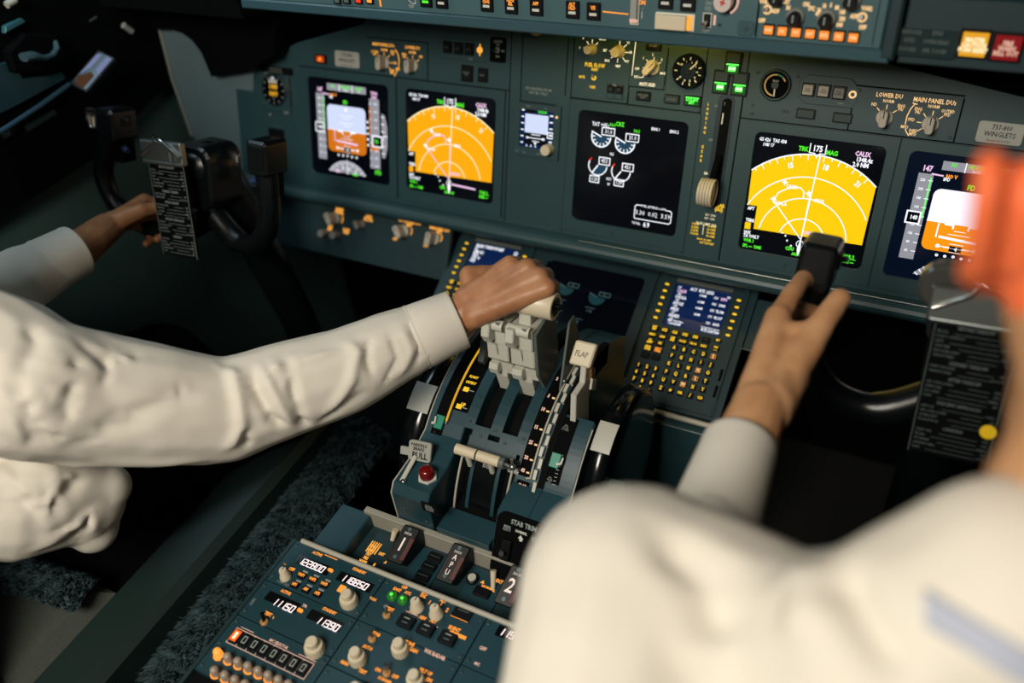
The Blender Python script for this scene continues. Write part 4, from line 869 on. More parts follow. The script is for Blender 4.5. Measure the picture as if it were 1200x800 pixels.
def checklist(Fy, TL, TR, BR, BL, label, cm, hh):
    F = Fy; P = [F.px(*p, hh) for p in (TL, TR, BR, BL)]
    ex = Vector(((P[1][0] - P[0][0] + P[2][0] - P[3][0]) / 2, (P[1][1] - P[0][1] + P[2][1] - P[3][1]) / 2)); ey = Vector(((P[3][0] - P[0][0] + P[2][0] - P[1][0]) / 2, (P[3][1] - P[0][1] + P[2][1] - P[1][1]) / 2))
    w, l = ex.length, ey.length; ex.normalize(); ey = (ey - ex * ey.dot(ex)).normalized(); c = Vector((sum(p[0] for p in P) / 4, sum(p[1] for p in P) / 4)); o2 = c - ex * w / 2 - ey * l / 2
    G = Frame(F.w(o2.x, o2.y, hh), F.ex * ex.x + F.ey * ex.y, F.ex * ey.x + F.ey * ey.y, F.n)
    t = thing('checklist_card', G.w(w / 2, l / 2), label, 'checklist')
    b = MB(G); b.rbox(-.002, -.012, w + .002, l, .003, -.003, 0, MBLACK, .0006); b.build('card', t)
    b = MB(G); z = l / 34; v = z * 1.2; k = 0
    for i, q in enumerate(CLT):
        if isinstance(q, str):
            v += z * .35; b.text(q, w * .5, v, z * 1.15, cm, h=.0003, bold=.03); v += z * 1.25
        else:
            for r in q:
                b.text(r, w * .04, v, z * .82, cm, h=.0003, bold=.01, align='l'); b.text(VAL[k % 8], w * .96, v, z * .82, cm, h=.0003, bold=.01, align='r')
                n = len(r); a = w * .06 + n * z * .52
                if a < w * .78: b.line([(a, v + z * .25), (w * .82, v + z * .25)], z * .10, .0003, cm)
                v += z * 1.17; k += 1
    b.line([(0, 0), (0, l)], .0006, .0003, cm); b.line([(w, 0), (w, l)], .0008, .0003, cm)
    b.build('lettering', t)
    b = MB(G); b.rbox(-.010, -.034, w + .003, .002, .002, -.006, .004, STEEL, .002); b.tube([G.w(-.006, -.012, .006), G.w(w * .35, -.030, .006), G.w(w * .42, -.044, .010), G.w(w * .62, -.034, .007), G.w(w + .003, -.012, .006)], .0022, CHROME, 8); b.tube([G.w(-.006, .0, .003), G.w(w + .003, .0, .003)], .003, STEEL, 8); b.tube([G.w(w * .78, -.02, .008), G.w(w * .78, -.006, .008)], .0025, CHROME, 8); b.build('metal_clip', t)
    return G, w, l, t
G, w, l, _t = checklist(YL, (163, 188), (213, 194), (233, 304), (203, 298), 'narrow black checklist card clipped to the left control wheel', GREYP, .045)
G, w, l, tcr = checklist(YR, (1099, 372), (1200, 390), (1152, 545), (1063, 527), 'wide blurry black checklist card on the right, with a yellow sticker', DIMP, .045)
b = MB(YL); qx, qy = YL.px(109, 142, .02); b.frame_ring(qx - .013, qy - .020, qx + .011, qy + .012, qx - .008, qy - .014, qx + .006, qy + .010, .004, .010, .022, CHROME, .0006); b.rbox(qx - .005, qy - .006, qx + .005, qy + .009, .002, .010, .018, CREAM, .001); b.build('trim_switch_guard', tL)['label'] = 'bright metal switch guard'
b = MB(G); u, v = G.px(1158, 506); b.cyl(u, v, .0078, 0, .0012, YELLOWP, 28, ch=.0003); b.build('yellow_sticker', tcr)['label'] = 'round yellow sticker'
b = MB(YR); u, v = YR.px(1108, 340, .03); b.cyl(u, v + .004, .026, -.01, .012, mat('smoked_plastic', (.05, .05, .045), .2), 30, ch=.004); b.build('clock_window', tR)
# ---- throttle quadrant ---------------------------------------------------------
QY, QZ, QR = -.37, .56, .21
def qp(x, r, th): a = math.radians(th); return Vector((x, QY - r * math.sin(a), QZ + r * math.cos(a)))
def qf(x, th, r=QR): a = math.radians(th); return Frame(qp(x, r, th), (1, 0, 0), (0, -math.cos(a), -math.sin(a)), (0, -math.sin(a), math.cos(a)))
def strip(b, x0, x1, r0, r1, t0, t1, m, n=18):
    V = []; Q = []
    for i in range(n + 1):
        th = t0 + (t1 - t0) * i / n
        for x, r in ((x0, r0), (x0, r1), (x1, r1), (x1, r0)): V.append(qp(x, r, th))
    for i in range(n):
        for k in range(4): Q.append((i * 4 + k, i * 4 + (k + 1) % 4, i * 4 + 4 + (k + 1) % 4, i * 4 + 4 + k))
    Q += [(0, 1, 2, 3), (n * 4, n * 4 + 1, n * 4 + 2, n * 4 + 3)]
    b.add(V, Q, m)
t = thing('throttle_quadrant', (0, -.40, .64), 'teal throttle quadrant with curved top standing at the cockpit centre', 'throttle quadrant')
tq = t
def arcpts(r, t0, t1, n=12): return [(QY - r * math.sin(math.radians(t0 + (t1 - t0) * i / n)), QZ + r * math.cos(math.radians(t0 + (t1 - t0) * i / n))) for i in range(n + 1)]
b = MB()
# left box
b.xprof(-.113, -.057, [(-.25, .60), (-.604, .60), (-.6035, .692), (-.594, .704), (-.550, .706), (-.508, .718)] + arcpts(.2095, 36, -40), PED, .0015)
# centre drum
b.xprof(-.057, .031, [(-.25, .60), (-.604, .60), (-.604, .642), (-.575, .645)] + arcpts(.190, 62, -40), GAP)
# right box
b.xprof(.031, .0735, [(-.25, .60), (-.604, .60), (-.602, .648), (-.575, .692), (-.530, .698)] + arcpts(.2095, 48, -40), PED, .0015)
b.xprof(.0735, .113, [(-.425, .60), (-.604, .60), (-.602, .648), (-.575, .692), (-.530, .698)] + arcpts(.2095, 48, 21), PED, .0015)
b.build('housing', t)
# solid strips of the drum between the slots
b = MB()
for x0, x1, a, z in ((-.059, -.044, -35, 36), (-.020, -.003, -35, 36), (.020, .0375, -35, 40), (-.044, -.020, 34, 42), (-.003, .020, 34, 42)): strip(b, x0, x1, .17, QR + .0004, a, z, PED)
strip(b, -.046, .026, .17, QR, 38, 46, PED); strip(b, -.034, -.029, .17, QR - .002, 45, 71, PED); strip(b, .004, .009, .17, QR - .002, 45, 71, PED); strip(b, -.029, .004, .17, QR - .006, 45, 71, GLOSSB)
b.build('curved_strips', t)
b = MB(); b.wbox(-.050, -.606, .640, .028, -.568, .652, PED, .001); b.build('drum_sill', t)
def rim(x, t0, t1, r, m, w=.0014, n=18): 
    b = MB(); b.tube([qp(x, r, t0 + (t1 - t0) * i / n) for i in range(n + 1)], w, m, 6); return b
o = rim(-.0835, -20, 36, QR + .006, E_YEDGE, .0016).build('painted_lit_rim', t); o['label'] = 'curved guard rim coloured as if lit yellow'  # silver rim; the yellow light falling on it is put in as glow
b = MB(); strip(b, -.0845, -.0825, QR, QR + .006, -20, 37, STEEL); b.build('guard_rib', t)
b = MB(); strip(b, -.082, -.060, QR, QR + .0012, -25, 31, MBLACK); b.build('speed_brake_scale', t)
b = MB()
for tt, x, th, z in (('FLIGHT', -.072, 17, .0052), ('DETENT', -.072, 19.5, .0052), ('UP', -.070, 28.5, .007), ):
    b.text(tt, 0, 0, z, E_YEL, h=.0016, bold=.06, F=qf(x, th))
for th in (22.5, 29.5): G = qf(-.0745, th); b.box(-.0045, -.0035, .0035, .0030, .0012, .0018, E_YEL, 0, G); b.box(.003, -.0006, .012, .0006, .0012, .0016, GREYP, 0, G)
for k in range(3): b.box(-.008, 0, .010, .0010, .0012, .0018, E_YEL, 0, qf(-.069, 3 + 1.6 * k))
b.build('speed_brake_lettering', t)
# left trim index
def trimstrip(x0, x1, xi, th):
    b = MB(); strip(b, x0, x1, QR - .004, QR + .001, -25 if x0 < 0 else 22, 52 if x0 < 0 else 46, MBLACK); b.build('trim_scale', t)
    G = qf(xi, th); b = MB(G); b.rbox(-.0065, -.0095, .0065, .0095, .001, .001, .0045, GREENP, .0006); b.build('green_trim_index', t)
    b = MB(G); b.tube([G.w(.004 if x0 > 0 else -.009, .004, .004), G.w(.010 if x0 > 0 else -.004, .002, .007), G.w(.011 if x0 > 0 else -.005, -.006, .008)], [.0022, .0018, .0012], WHITE, 8); b.build('trim_pointer', t)
trimstrip(-.104, -.087, -.0945, 37); trimstrip(.074, .092, .080, 38)
b = MB()
for k in range(9): b.box(.004, 0, .008, .0008, .0012, .0016, GREYP, 0, qf(.080, 46 - 1.3 * k + 0))
for tt, th in (('APL\nNOSE\nDOWN', 26), ('APL\nNOSE\nUP', 45)): b.text(tt, 0, 0, .0036, GREYP, h=.0016, F=qf(.079, th), ls=.8)
for k in range(7): b.text(str(8 - k), 0, 0, .0038, DIMP, h=.0016, F=qf(-.098, 52 - 2.2 * k))
b.build('trim_lettering', t)
# flap scale
b = MB(); strip(b, .0355, .0535, QR, QR + .0012, -12, 46.5, MBLACK); b.build('flap_scale', t)
b = MB()
for tt, th in (('UP', -4), ('1', 3), ('2', 8.5), ('5', 16.3), ('10', 21.8), ('15', 28.8), ('25', 34.5), ('30', 40), ('40', 44.6)):
    b.text(tt, 0, 0, .0068, E_PINK, h=.0018, bold=.07, F=qf(.0405, th)); b.box(.0035, -.0011, .0075, .0011, .0012, .0020, E_WARM, 0, qf(.0425, th + .3))
b.build('flap_numbers', t)
rim(.0535, -10, 46.5, QR + .0025, RAIL, .0016).build('flap_rail', t)
b = MB(); b.tube([qp(.0535, QR + .0025, 46.5), qp(.0480, QR + .0025, 46.8)], .0014, RAIL, 6); b.build('rail_end', t)
# gate with steps
b = MB()
gx = [.061, .0635, .060, .0645, .0615, .065, .0610, .0645, .061, .063]
for k in range(13):
    th = 2 + 4.1 * k; dx = .0018 if k % 2 else -.0012; strip(b, .0585 + dx, .0630 + dx, QR - .004, QR + .006, th, th + 3.4, LEVG, 3)
b.build('flap_gate', t)
b = MB(); strip(b, .0645, .0735, QR - .03, QR + .0012, -20, 49, GAP); b.build('flap_slot', t)
G = qf(.0450, 50.5); b = MB(G); b.rbox(-.0088, -.0085, .0088, .0085, .002, .0, .0022, MBLACK, .0004); b.text('FLAP\nDOWN', 0, 0, .0062, E_PINK, h=.0025, bold=.06, ls=.75); b.build('flap_down_plate', t)
G = qf(.0275, 43.5); b = MB(G); b.lathe(0, -.001, [(.0062, 0), (.0062, .002), (.0048, .0022), (.0042, .0)], GLOSSB, 18); b.text('HORN\nCUTOUT', 0, .0085, .0048, WHITE, h=.001, bold=.05, ls=.75); b.build('horn_cutout_button', t)
# pale tubes put in for the edge light along the housing
for x in (-.1135, .1135):
    P = [Vector((x, a, z)) for a, z in ([(-.604, .642), (-.6035, .692), (-.594, .704), (-.550, .706), (-.508, .718)] if x < 0 else [(-.602, .648), (-.575, .692), (-.530, .700)])] + [qp(x, .2095, 36 - 4 * i if x < 0 else 44 - 4 * i) for i in range(14 if x < 0 else 6)]
    b = MB(); b.tube(P, .0011, RAIL, 6); b.build('painted_edge_light', t)
# screws on the arc
for x, th in ((-.052, 33.5), (-.0115, 34), (.029, 34), (.029, 24), (-.052, 24), (-.0115, 22), (-.0115, 8), (-.052, 8), (.029, 8), (-.030, 37.5), (.006, 37.5), (.029, 15)): G = qf(x, th); screws(t, G, [(0, 0)], .0022, .0005)
screws(t, Frame((-.0, -.604, .66), (1, 0, 0), (0, 0, -1), (0, -1, 0)), [(-.098, -.006), (-.066, .006), (.10, -.01), (.045, .01)], .0022)
# aft-face things
FA = Frame((0, -.6042, .67), (1, 0, 0), (0, 0, -1), (0, -1, 0))
b = MB(FA); b.rbox(-.066, -.028, -.040 - .002, -.010, .001, 0, .001, BLACK); b.text('PARK\nBRAKE\nLIGHT', -.054, -.019, .0055, GREYP, h=.0013, bold=.03, ls=.75); b.build('park_brake_label', t)
# red lamp on box top
G = Frame((-.0735, -.5715, .705), (1, 0, 0), (0, -1, 0), (0, 0, 1))
b = MB(G); b.lathe(0, 0, [(.0135, 0), (.0135, .003)], WHITE, 6, smooth=False); b.build('lamp_nut', t)
b = MB(G); b.lathe(0, 0, [(.0102, .003), (.0102, .012), (.009, .0155), (.006, .0175), (0, .018)], RED, 26); b.build('red_lamp', t)
# stab trim plate, on the sloping right aft face
sa = math.atan2(.027, .044); nrm = Vector((0, -.044, .027)).normalized()
G = Frame((.031, -.575, .692), (1, 0, 0), (0, -.027, -.044), nrm)
b = MB(G); b.prism(rpts(.002, -.002, .080, .088, .012, 6)[:], 0, .004, MBLACK, .001)
b.build('trim_switch_plate', t)
G2 = G.sub(0, 0, .004)
b = MB(G2); b.text('STAB TRIM', .040, .0075, .0092, GREYP, h=.0004, bold=.04); b.text('MAIN\nELECT', .018, .018, .0048, GREYP, h=.0004, bold=.03, ls=.8); b.text('NORMAL', .038, .0175, .0048, WHITE, h=.0004, bold=.05); b.text('AUTO\nPILOT', .058, .021, .0048, GREYP, h=.0004, bold=.03, ls=.8)
b.flat([(.038, .021), (.0345, .026), (.037, .026), (.037, .029), (.041, .029), (.041, .026), (.0425, .026)], .0005, WHITE); b.text('CUTOUT', .040, .066, .005, GREYP, h=.0004); b.build('trim_plate_lettering', t)
for x in (.022, .058): b = MB(G2); b.rbox(x - .007, .032, x + .007, .060, .002, 0, .006, BLACK, .0015); b.tube([G2.w(x, .050, .004), G2.w(x, .046, .016)], [.0025, .0035], BLACK, 10); b.build('cutout_switch', t)

# thrust levers
def lever(x0, x1, label):
    xm = (x0 + x1) / 2; w = (x1 - x0)
    prof = [(-.402, .865), (-.432, .872), (-.436, .842), (-.432, .838), (-.4345, .812), (-.426, .800), (-.426, .782), (-.420, .776), (-.395, .776), (-.385, .80), (-.380, .86)]
    b = MB(); b.xprof(x0, x1, prof, LEVG, .0015); b.xprof(x0 + .003, x1 - .010, [(-.424, .80), (-.4275, .776), (-.4215, .745), (-.405, .742), (-.400, .78)], LEVG, .001); b.xprof(x0 - .0, x0 + w * .42, [(-.434, .802), (-.438, .795), (-.436, .786), (-.424, .784), (-.42, .80)], LEVG, .001)
    b.tube([(x0 + .001, -.4335, .8705), (x1 - .001, -.4335, .8705)], .0075, LEVG, 14)
    o = b.build('thrust_lever', tq); o['label'] = label
    b = MB(); b.tube([(x0 - .004, -.4045, .8970), (x0 - .003, -.4045, .8970), (x1 + .0215 if x1 > 0 else x1 - .001, -.4045, .8970), (x1 + .0225 if x1 > 0 else x1, -.4045, .8970)], [.0165, .0178, .0178, .0165], CREAM, 28); b.build('grip', o)
    b = MB(); b.xprof(xm - .008, xm + .008, [(-.418, .868), (-.412, .895), (-.397, .895), (-.392, .868)], LEVG, .001); b.build('stalk', o)
    b = MB(); b.xprof(x0 + .004, x0 + .015, [(-.450, .862), (-.444, .848), (-.434, .848), (-.434, .876), (-.444, .878)], LEVG, .0015); b.build('reverse_lever', o)
    b = MB(); b.tube([((x1 if x1 > 0 else x1) - .006, -.4365, .8745), (x1 - .006, -.443, .884)], .0015, STEEL, 8); b.build('spring_pin', o)
    b = MB(); b.line([(0, 0), (0, .03)], .0008, 0, GAP, F=Frame((xm, -.4358, .84), (1, 0, 0), (0, .10, -1), (0, -1, 0))); b.build('groove', o)
    return o
lever(-.0410, -.0105, 'left thrust lever'); lver = lever(-.0065, .0270, 'right thrust lever with cream grip end')
b = MB(); b.xprof(.0275, .0315, [(-.43, .865), (-.434, .80), (-.42, .765), (-.385, .762), (-.372, .80), (-.372, .872)], LEVD, .0006); b.build('lever_side_plate', lver)
b = MB(); G = Frame((.0495, -.4045, .897), (0, 1, 0), (0, 0, -1), (1, 0, 0)); b.lathe(0, 0, [(.0125, -.002), (.0125, .0002), (.009, .0005)], BLACK, 20, G); b.rbox(-.002, -.003, .004, .004, .001, 0, .006, BLACK, .0006, F=G); b.build('go_around_button', lver)
# dark covers either side
b = MB(); b.xprof(.0500, .0530, [(-.36, .85), (-.375, .85), (-.418, .765), (-.34, .765)], LEVD, .0006); b.tube([(.0535, -.408, .776), (.056, -.408, .776)], .003, STEEL, 10); b.build('side_cover', tq)
b = MB(); b.xprof(-.075, -.066, [(-.352, .84), (-.368, .84), (-.412, .775), (-.40, .750), (-.375, .760)], LEVD, .001); o = b.build('speed_brake_lever', tq)
# flap lever
fp = [at(x, y_, 'X', .081) for x, y_ in ((681, 425), (689, 427), (689, 446), (684, 462), (684, 497), (668, 497), (669, 462), (679, 447))]
b = MB(); b.xprof(.0810, .0885, [(p.y, p.z) for p in fp], LEVG, .001); fl = b.build('flap_lever', tq)
fq = [at(x, y_, 'X', .0885) for x, y_ in ((690, 428), (695, 430), (694, 446), (690, 446))]; fr = [at(x, y_, 'X', .0885) for x, y_ in ((689, 442), (694, 443), (692, 456), (687, 455))]
b = MB(); b.xprof(.0885, .0925, [(p.y, p.z) for p in fq], mat('lever_brown', (.20, .11, .05), .4), .0005); b.xprof(.0925, .0955, [(p.y, p.z) for p in fr], LEVG, .001); b.build('latch_plate', fl)
Gk = Frame(at(681, 414, 'X', .0795), (1, 0, 0), (-.10, -.62, -.78), (0, -.78, .62))
b = MB(Gk); b.rbox(-.0125, -.0155, .0165, .0165, .003, -.010, .0, CREAM, .002, 5); kb = b.build('flap_knob', fl)
b = MB(Gk); b.text('FLAP', .0010, .001, .0105, mat('knob_print', (.20, .17, .13), .5), h=.0003, bold=.03); b.build('knob_lettering', kb)
# start levers
for x0, x1, m in ((-.049, -.0190, CREAM), (-.0165, .0155, CREAM)):
    b = MB(); b.tube([(x0, -.531, .7290), (x1, -.531, .7290)], .0073, m, 18); b.tube([((x0 + x1) / 2, -.531, .729), ((x0 + x1) / 2, -.528, .70)], .004, LEVG, 10); b.build('start_lever', t)
b = MB(); b.tube([(.0155, -.531, .729), (.0230, -.531, .729)], .0078, LEVD, 16); b.tube([(.023, -.531, .729), (.033, -.533, .728)], .0025, STEEL, 8); b.sphere((.035, -.533, .730), .0048, STEEL, 12); b.tube([(.034, -.533, .731), (.034, -.531, .742)], .0022, CHROME, 8); b.build('lever_pivot', t)
for x in (-.0475, .0270):
    rim(x, 44, 68, QR + .003, RAIL, .0018).build('slot_edge', t); b = MB(); b.tube([qp(x, QR + .003, 68), qp(x - .001, QR + .002, 72)], .0028, RAIL, 8); b.build('slot_edge_foot', t)
G = qf(-.0125, 47.5, QR - .005); b = MB(); b.text('IDLE', 0, 0, .0075, GREYP, h=.0015, bold=.03, F=G); G = qf(-.0125, 66, QR - .005); b.text('CUTOFF', 0, 0, .0055, GREYP, h=.0015, bold=.03, F=G); G = qf(-.0125, 68, QR - .005); b.box(-.015, 0, .015, .0014, .0008, .0018, WHITE, 0, G); b.sphere(G.w(0, .004, .001), .003, BLACK, 10); b.build('cutoff_lettering', t)
# parking brake
b = MB(); b.tube([(-.1035, -.5895, .704), (-.1035, -.560, .711), (-.1035, -.535, .718)], .0036, LEVG, 10, flat=.6); b.sphere((-.100, -.590, .706), .004, CHROME, 12, (1, 1, .6)); pb = b.build('parking_brake_lever', t)
Gp = Frame((-.1135, -.5445, .7345), (1, .12, 0), (0, -.45, -.9), (0, -.9, .45))
b = MB(Gp); b.rbox(0, 0, .0330, .0285, .004, -.0035, .0, PLACM, .0008); b.rbox(-.012, .012, .001, .0235, .001, -.0035, -.0005, PLACM, .0005); pp = b.build('parking_brake_plate', pb)
b = MB(Gp); b.text('PARKING\nBRAKE', .0155, .0082, .0068, BLACK, h=.0004, bold=.02, ls=.85); b.text('PULL', .0175, .0205, .0128, BLACK, h=.0003, bold=.03); b.build('plate_lettering', pp)
# trim wheels
for sg, lab in ((-1, 'left black trim wheel with a white patch'), (1, 'right black trim wheel with a white patch')):
    xa, xb = (-.158, -.122) if sg < 0 else (.1145, .1425)
    b = MB(); prf = []
    th = (29.5 if sg < 0 else 24.5); RW_ = (.140 if sg < 0 else .112); pc = qp(0, .1995, th); wc = pc - (qp(0, 1, th) - qp(0, 0, th)) * RW_; G = Frame((xa, wc.y, wc.z), (0, 1, 0), (0, 0, 1), (1, 0, 0)); w = xb - xa
    b.lathe(0, 0, [(.07, 0), (RW_ - .009, 0), (RW_, .003), (RW_, w - .003), (RW_ - .009, w), (.07, w)], GLOSSB, 72, G); o = b.build('trim_wheel', t); o['label'] = lab
    b = MB(); Vp = []
    for i in range(9):
        a = math.radians(th + (-8.5 + 17 * i / 8) * .14 / RW_); cc, ss = math.cos(a), math.sin(a)
        for x, r in ((xa + .001, RW_ - .001), (xa + .001, RW_ + .001), (xb - .001, RW_ + .001), (xb - .001, RW_ - .001)): Vp.append(Vector((x, wc.y - r * ss, wc.z + r * cc)))
    b.add(Vp, [(i * 4 + k, i * 4 + (k + 1) % 4, i * 4 + 4 + (k + 1) % 4, i * 4 + 4 + k) for i in range(8) for k in range(4)], mat('wheel_patch', (.48, .48, .42), .45)); b.build('white_patch', o)
    b = MB(); cy_, cz_ = wc.y - .08 * math.sin(math.radians(th + 35)), wc.z + .08 * math.cos(math.radians(th + 35)); b.tube([(xa if sg < 0 else xb, cy_, cz_), ((xa - .02) if sg < 0 else xb + .02, cy_, cz_)], .008, mat('wheel_crank', (.05, .09, .09), .3), 12); b.build('crank_handle', o)

# ---- pedestal ----------------------------------------------------------------------
t = thing('pedestal', (0, -.9, 0), 'centre pedestal cabinet carrying the radio panels between the seats', 'pedestal')
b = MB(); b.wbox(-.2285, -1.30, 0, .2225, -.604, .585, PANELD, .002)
b.wbox(-.2285, -1.30, .585, -.2235, -.689, .6395, PANELD); b.wbox(.2175, -1.30, .585, .2225, -.689, .6395, PANELD); b.wbox(-.2235, -1.30, .62, .2175, -.695, .632, GAP); b.build('cabinet', t)
b = MB(); b.tube([(-.213, -.6885, .6425), (.0, -.6885, .6425), (.217, -.6885, .6425)], .0036, RAIL, 8); b.build('front_rail', t)
b = MB(); b.wbox(-.165, -.6130, .600, .19, -.6045, .6415, mat('rail_face', (.30, .29, .24), .5), .001); b.build('rear_rail', t)
# fire panel
t = thing('fire_control_panel', (0, -.645, .60), 'fire switch panel with handles marked 1, APU and 2 behind the throttle quadrant', 'fire control panel')
FP = Frame((0, -.6130, .612), (1, 0, 0), (0, -1, 0), (0, 0, 1))
b = MB(FP); b.box(-.196, 0, .20, .0740, -.03, 0, PANELD, .001); b.box(-.205, -.004, -.155, .072, -.03, .022, PED, .002); b.build('face_plate', t)
b = MB(FP); b.box(-.07, .004, -.031, .072, 0, .002, PED, .0005); b.build('raised_plate', t); b = MB(FP); b.box(.010, .004, .06, .060, 0, .002, PED, .0005); b.build('raised_plate', t)
def fireh(xc, txt, label, tz, sx=1, lw=1):
    G = Frame((xc + .012, -.6175, .6530), (1, 0, 0), (-.10, -.86, -.5), (0, -.5, .86)); G.ey = Vector((-.16, -.85, -.5)).normalized()
    b = MB(G); b.rbox(-.0115, 0, .0140, .0520, .003, -.030, 0, BLACK, .0015); o = b.build('fire_handle', t); o['label'] = label
    b = MB(G); b.rbox(.0065, .014, .0135, .046, .002, -.020, .0006, REDP, .0005); b.build('red_side', o)
    b = MB(G); b.text('DISCH', .001, .0105, .0045, E_PINK if 0 else WHITE, h=.0009, bold=.03)
    if len(txt) == 1: b.text(txt, .0, .0270, .0260, mat('fire_print', (.75, .65, .60), .4, emit=(.8, .6, .55), es=.25), h=.0009, bold=.02)
    else:
        for i, c_ in enumerate(txt): b.text(c_, .0005, .0180 + .0102 * i, .0105, mat('fire_print', (.75, .65, .60), .4, emit=(.8, .6, .55), es=.25), h=.0009, bold=.02)
    b.build('handle_lettering', o)
    b = MB(G); b.lathe(0, .0045, [(.0028, 0), (.0028, .001)], SCREWM, 12); b.lathe(0, .0440, [(.0028, 0), (.0028, .001)], SCREWM, 12); b.build('handle_screws', o)
fireh(-.093, '1', 'black fire handle marked 1', 0); fireh(-.017, 'APU', 'black and red fire handle marked APU', 0); fireh(.068, '2', 'black and red fire handle marked 2', 0)
for i in range(4):
    v = .008 + .0155 * i; b = MB(FP); b.rbox(-.056, v, -.036, v + .0125, .001, .002, .006, BLACK, .0006); b.line([(-.053, v + .006), (-.039, v + .006)], .0006, .0062, DIMP); b.build('push_light', t)
b = MB(FP); b.lathe(.016, .024, [(.008, 0), (.008, .006), (.0065, .0065)], BLACK, 20); b.cyl(.016, .024, .0055, .0065, .0085, LEVG, 18); b.build('test_button', t)
b = MB(FP); b.tube([FP.w(.047, .026, .002), FP.w(.043, .012, .022)], [.0028, .0042], CREAM, 12); b.build('test_toggle', t)
b = MB(FP); b.tube([FP.w(-.116, .012, .002), FP.w(-.113, .004, .016)], [.003, .0045], CREAM, 12); b.build('toggle', t)
b = MB(FP); b.rbox(.026, .030, .048, .043, .001, .002, .006, BLACK, .0006); b.build('push_light', t)
b = MB(FP)
b.text('EXT TEST', .056, .013, .0068, E_ORG, h=.0024, bold=.06); b.text('NORMAL', .041, .0275, .0060, E_ORG, h=.0024, bold=.06); b.flat([(.030, .019), (.027, .024), (.033, .024)], .0024, E_ORG); b.flat([(.060, .019), (.057, .024), (.063, .024)], .0024, E_ORG)
for i in range(5): b.text(('FAULT', 'OVHT', 'TEST', 'FIRE', 'WHEEL')[i], -.135, .030 + .0065 * i, .0062, E_AMB, h=.0004, bold=.06, sx=.8)
for i in range(4): b.text(('DET', 'A', 'B', 'NORM')[i], -.118 + .012 * (i % 2), .036 + .009 * i, .006, E_AMB, h=.0004, bold=.06)
for i in range(5): b.box(-.142 + .0035 * i, .022, -.1405 + .0035 * i, .040, 0, .0005, E_AMB)
b.text('FIRE SWITCHES', .036, .0635, .0078, GREYP, h=.0004, bold=.01); b.line([(.008, .069), (.064, .069)], .0008, .0004, GREYP); b.build('lettering', t)
b = MB(FP); b.sphere(FP.w(.052, .004, .008), .0045, mat('red_dim', (.2, .01, .01), .4), 12); b.build('red_cap', t)

# ---- radio panels --------------------------------------------------------------------
CW = .146
def rpanel(name, c, v0, v1, label, cat='radio panel'):
    u0 = c * CW; F = AFT.sub(u0, v0); t = thing(name, F.w(.073, (v1 - v0) / 2), label, cat)
    b = MB(F); b.box(.0006, .0006, CW - .0006, v1 - v0 - .0006, -.02, 0, PED, .0006); b.build('face_plate', t)
    H = v1 - v0; n = max(2, int(round(H / .030)))
    screws(t, F, [(.0055, .008 + (H - .016) * i / (n - 1)) for i in range(n)] + [(CW - .0055, .008 + (H - .016) * i / (n - 1)) for i in range(n)], .0026, .0)
    return t, F
SEGS = {'0': 'abcdef', '1': 'bc', '2': 'abged', '3': 'abgcd', '4': 'fgbc', '5': 'afgcd', '6': 'afgedc', '7': 'abc', '8': 'abcdefg', '9': 'abcdfg'}
def segtext(b, u, v, tx, H=.0086):
    W = H * .52; pitch = H * .80; n = sum(1 for c in tx if c != '.'); x = u - pitch * (n - 1) / 2
    for c in tx:
        if c == '.':
            q = x - pitch / 2 - .06 * H; b.box(q - .0005, v + H / 2 - .0008, q + .0005, v + H / 2 + .0002, .0009, .0012, E_LED); continue
        P = {'a': ((-1, -1), (1, -1)), 'b': ((1, -1), (1, 0)), 'c': ((1, 0), (1, 1)), 'd': ((-1, 1), (1, 1)), 'e': ((-1, 0), (-1, 1)), 'f': ((-1, -1), (-1, 0)), 'g': ((-1, 0), (1, 0))}
        for s_ in SEGS[c]:
            (a0, b0), (a1, b1) = P[s_]; f = lambda a, bb: (x + a * W / 2 - bb * H * .07, v + bb * H / 2)
            b.line([f(a0, b0), f(a1, b1)], .00135, .0012, E_LED)
        x += pitch
def seg(b, x, y_, tx, z=.0125):
    u, v = b.F.px(x, y_); segtext(b, u, v, tx)
def windowbox(b, x0, y0, x1, y1, F):
    u0, v0 = F.px(x0, y0); u1, v1 = F.px(x1, y1); b.rbox(u0, v0, u1, v1, .001, 0, .0008, GLOSSB)
t, F = rpanel('communication_radio', 0, .0, .0665, 'front left radio panel with six small lit keys in a grid between two frequency windows')
b = MB(F); 
for (x, y_, w, hh) in ((367, 662, .052, .0135), (416, 682, .052, .0135)): u, v = F.px(x, y_); b.rbox(u - w / 2, v - hh / 2, u + w / 2, v + hh / 2, .001, 0, .0008, GLOSSB)
b.build('display_window', t)
b = MB(F); seg(b, 365.5, 662.5, '122.800'); seg(b, 415.5, 682.5, '118.850')
pxs(b, 'ACTIVE', 372, 649, .0056, E_ORG, bold=.06); pxs(b, 'STANDBY', 421, 669, .0056, E_ORG, bold=.06); pxs(b, 'COMM TEST', 331.5, 683.5, .0046, GREYP); pxs(b, 'OFF', 342, 667, .006, E_ORG, bold=.07); pxs(b, 'VOL', 334, 661, .003, E_ORG)
b.line([F.px(381, 650), F.px(395, 656)], .0012, .0005, E_ORG); b.build('lettering', t)
for i, (x, y_, q) in enumerate(((354, 675, 'VHF1'), (367, 680, 'VHF2'), (380.5, 685.5, 'VHF3'), (346, 686, 'HF1'), (359, 691.5, 'AM'), (372.5, 696.5, 'HF2'))):
    u, v = F.px(x, y_); b = MB(F); b.rbox(u - .0055, v - .0042, u + .0055, v + .0042, .001, 0, .003, BLACK, .0006); b.text(q, u, v, .0056, E_ORG, h=.0033, bold=.07); b.rbox(u - .0035, v - .0082, u + .0045, v - .0055, .0005, 0, .0010, GREYP); b.build('key', t)
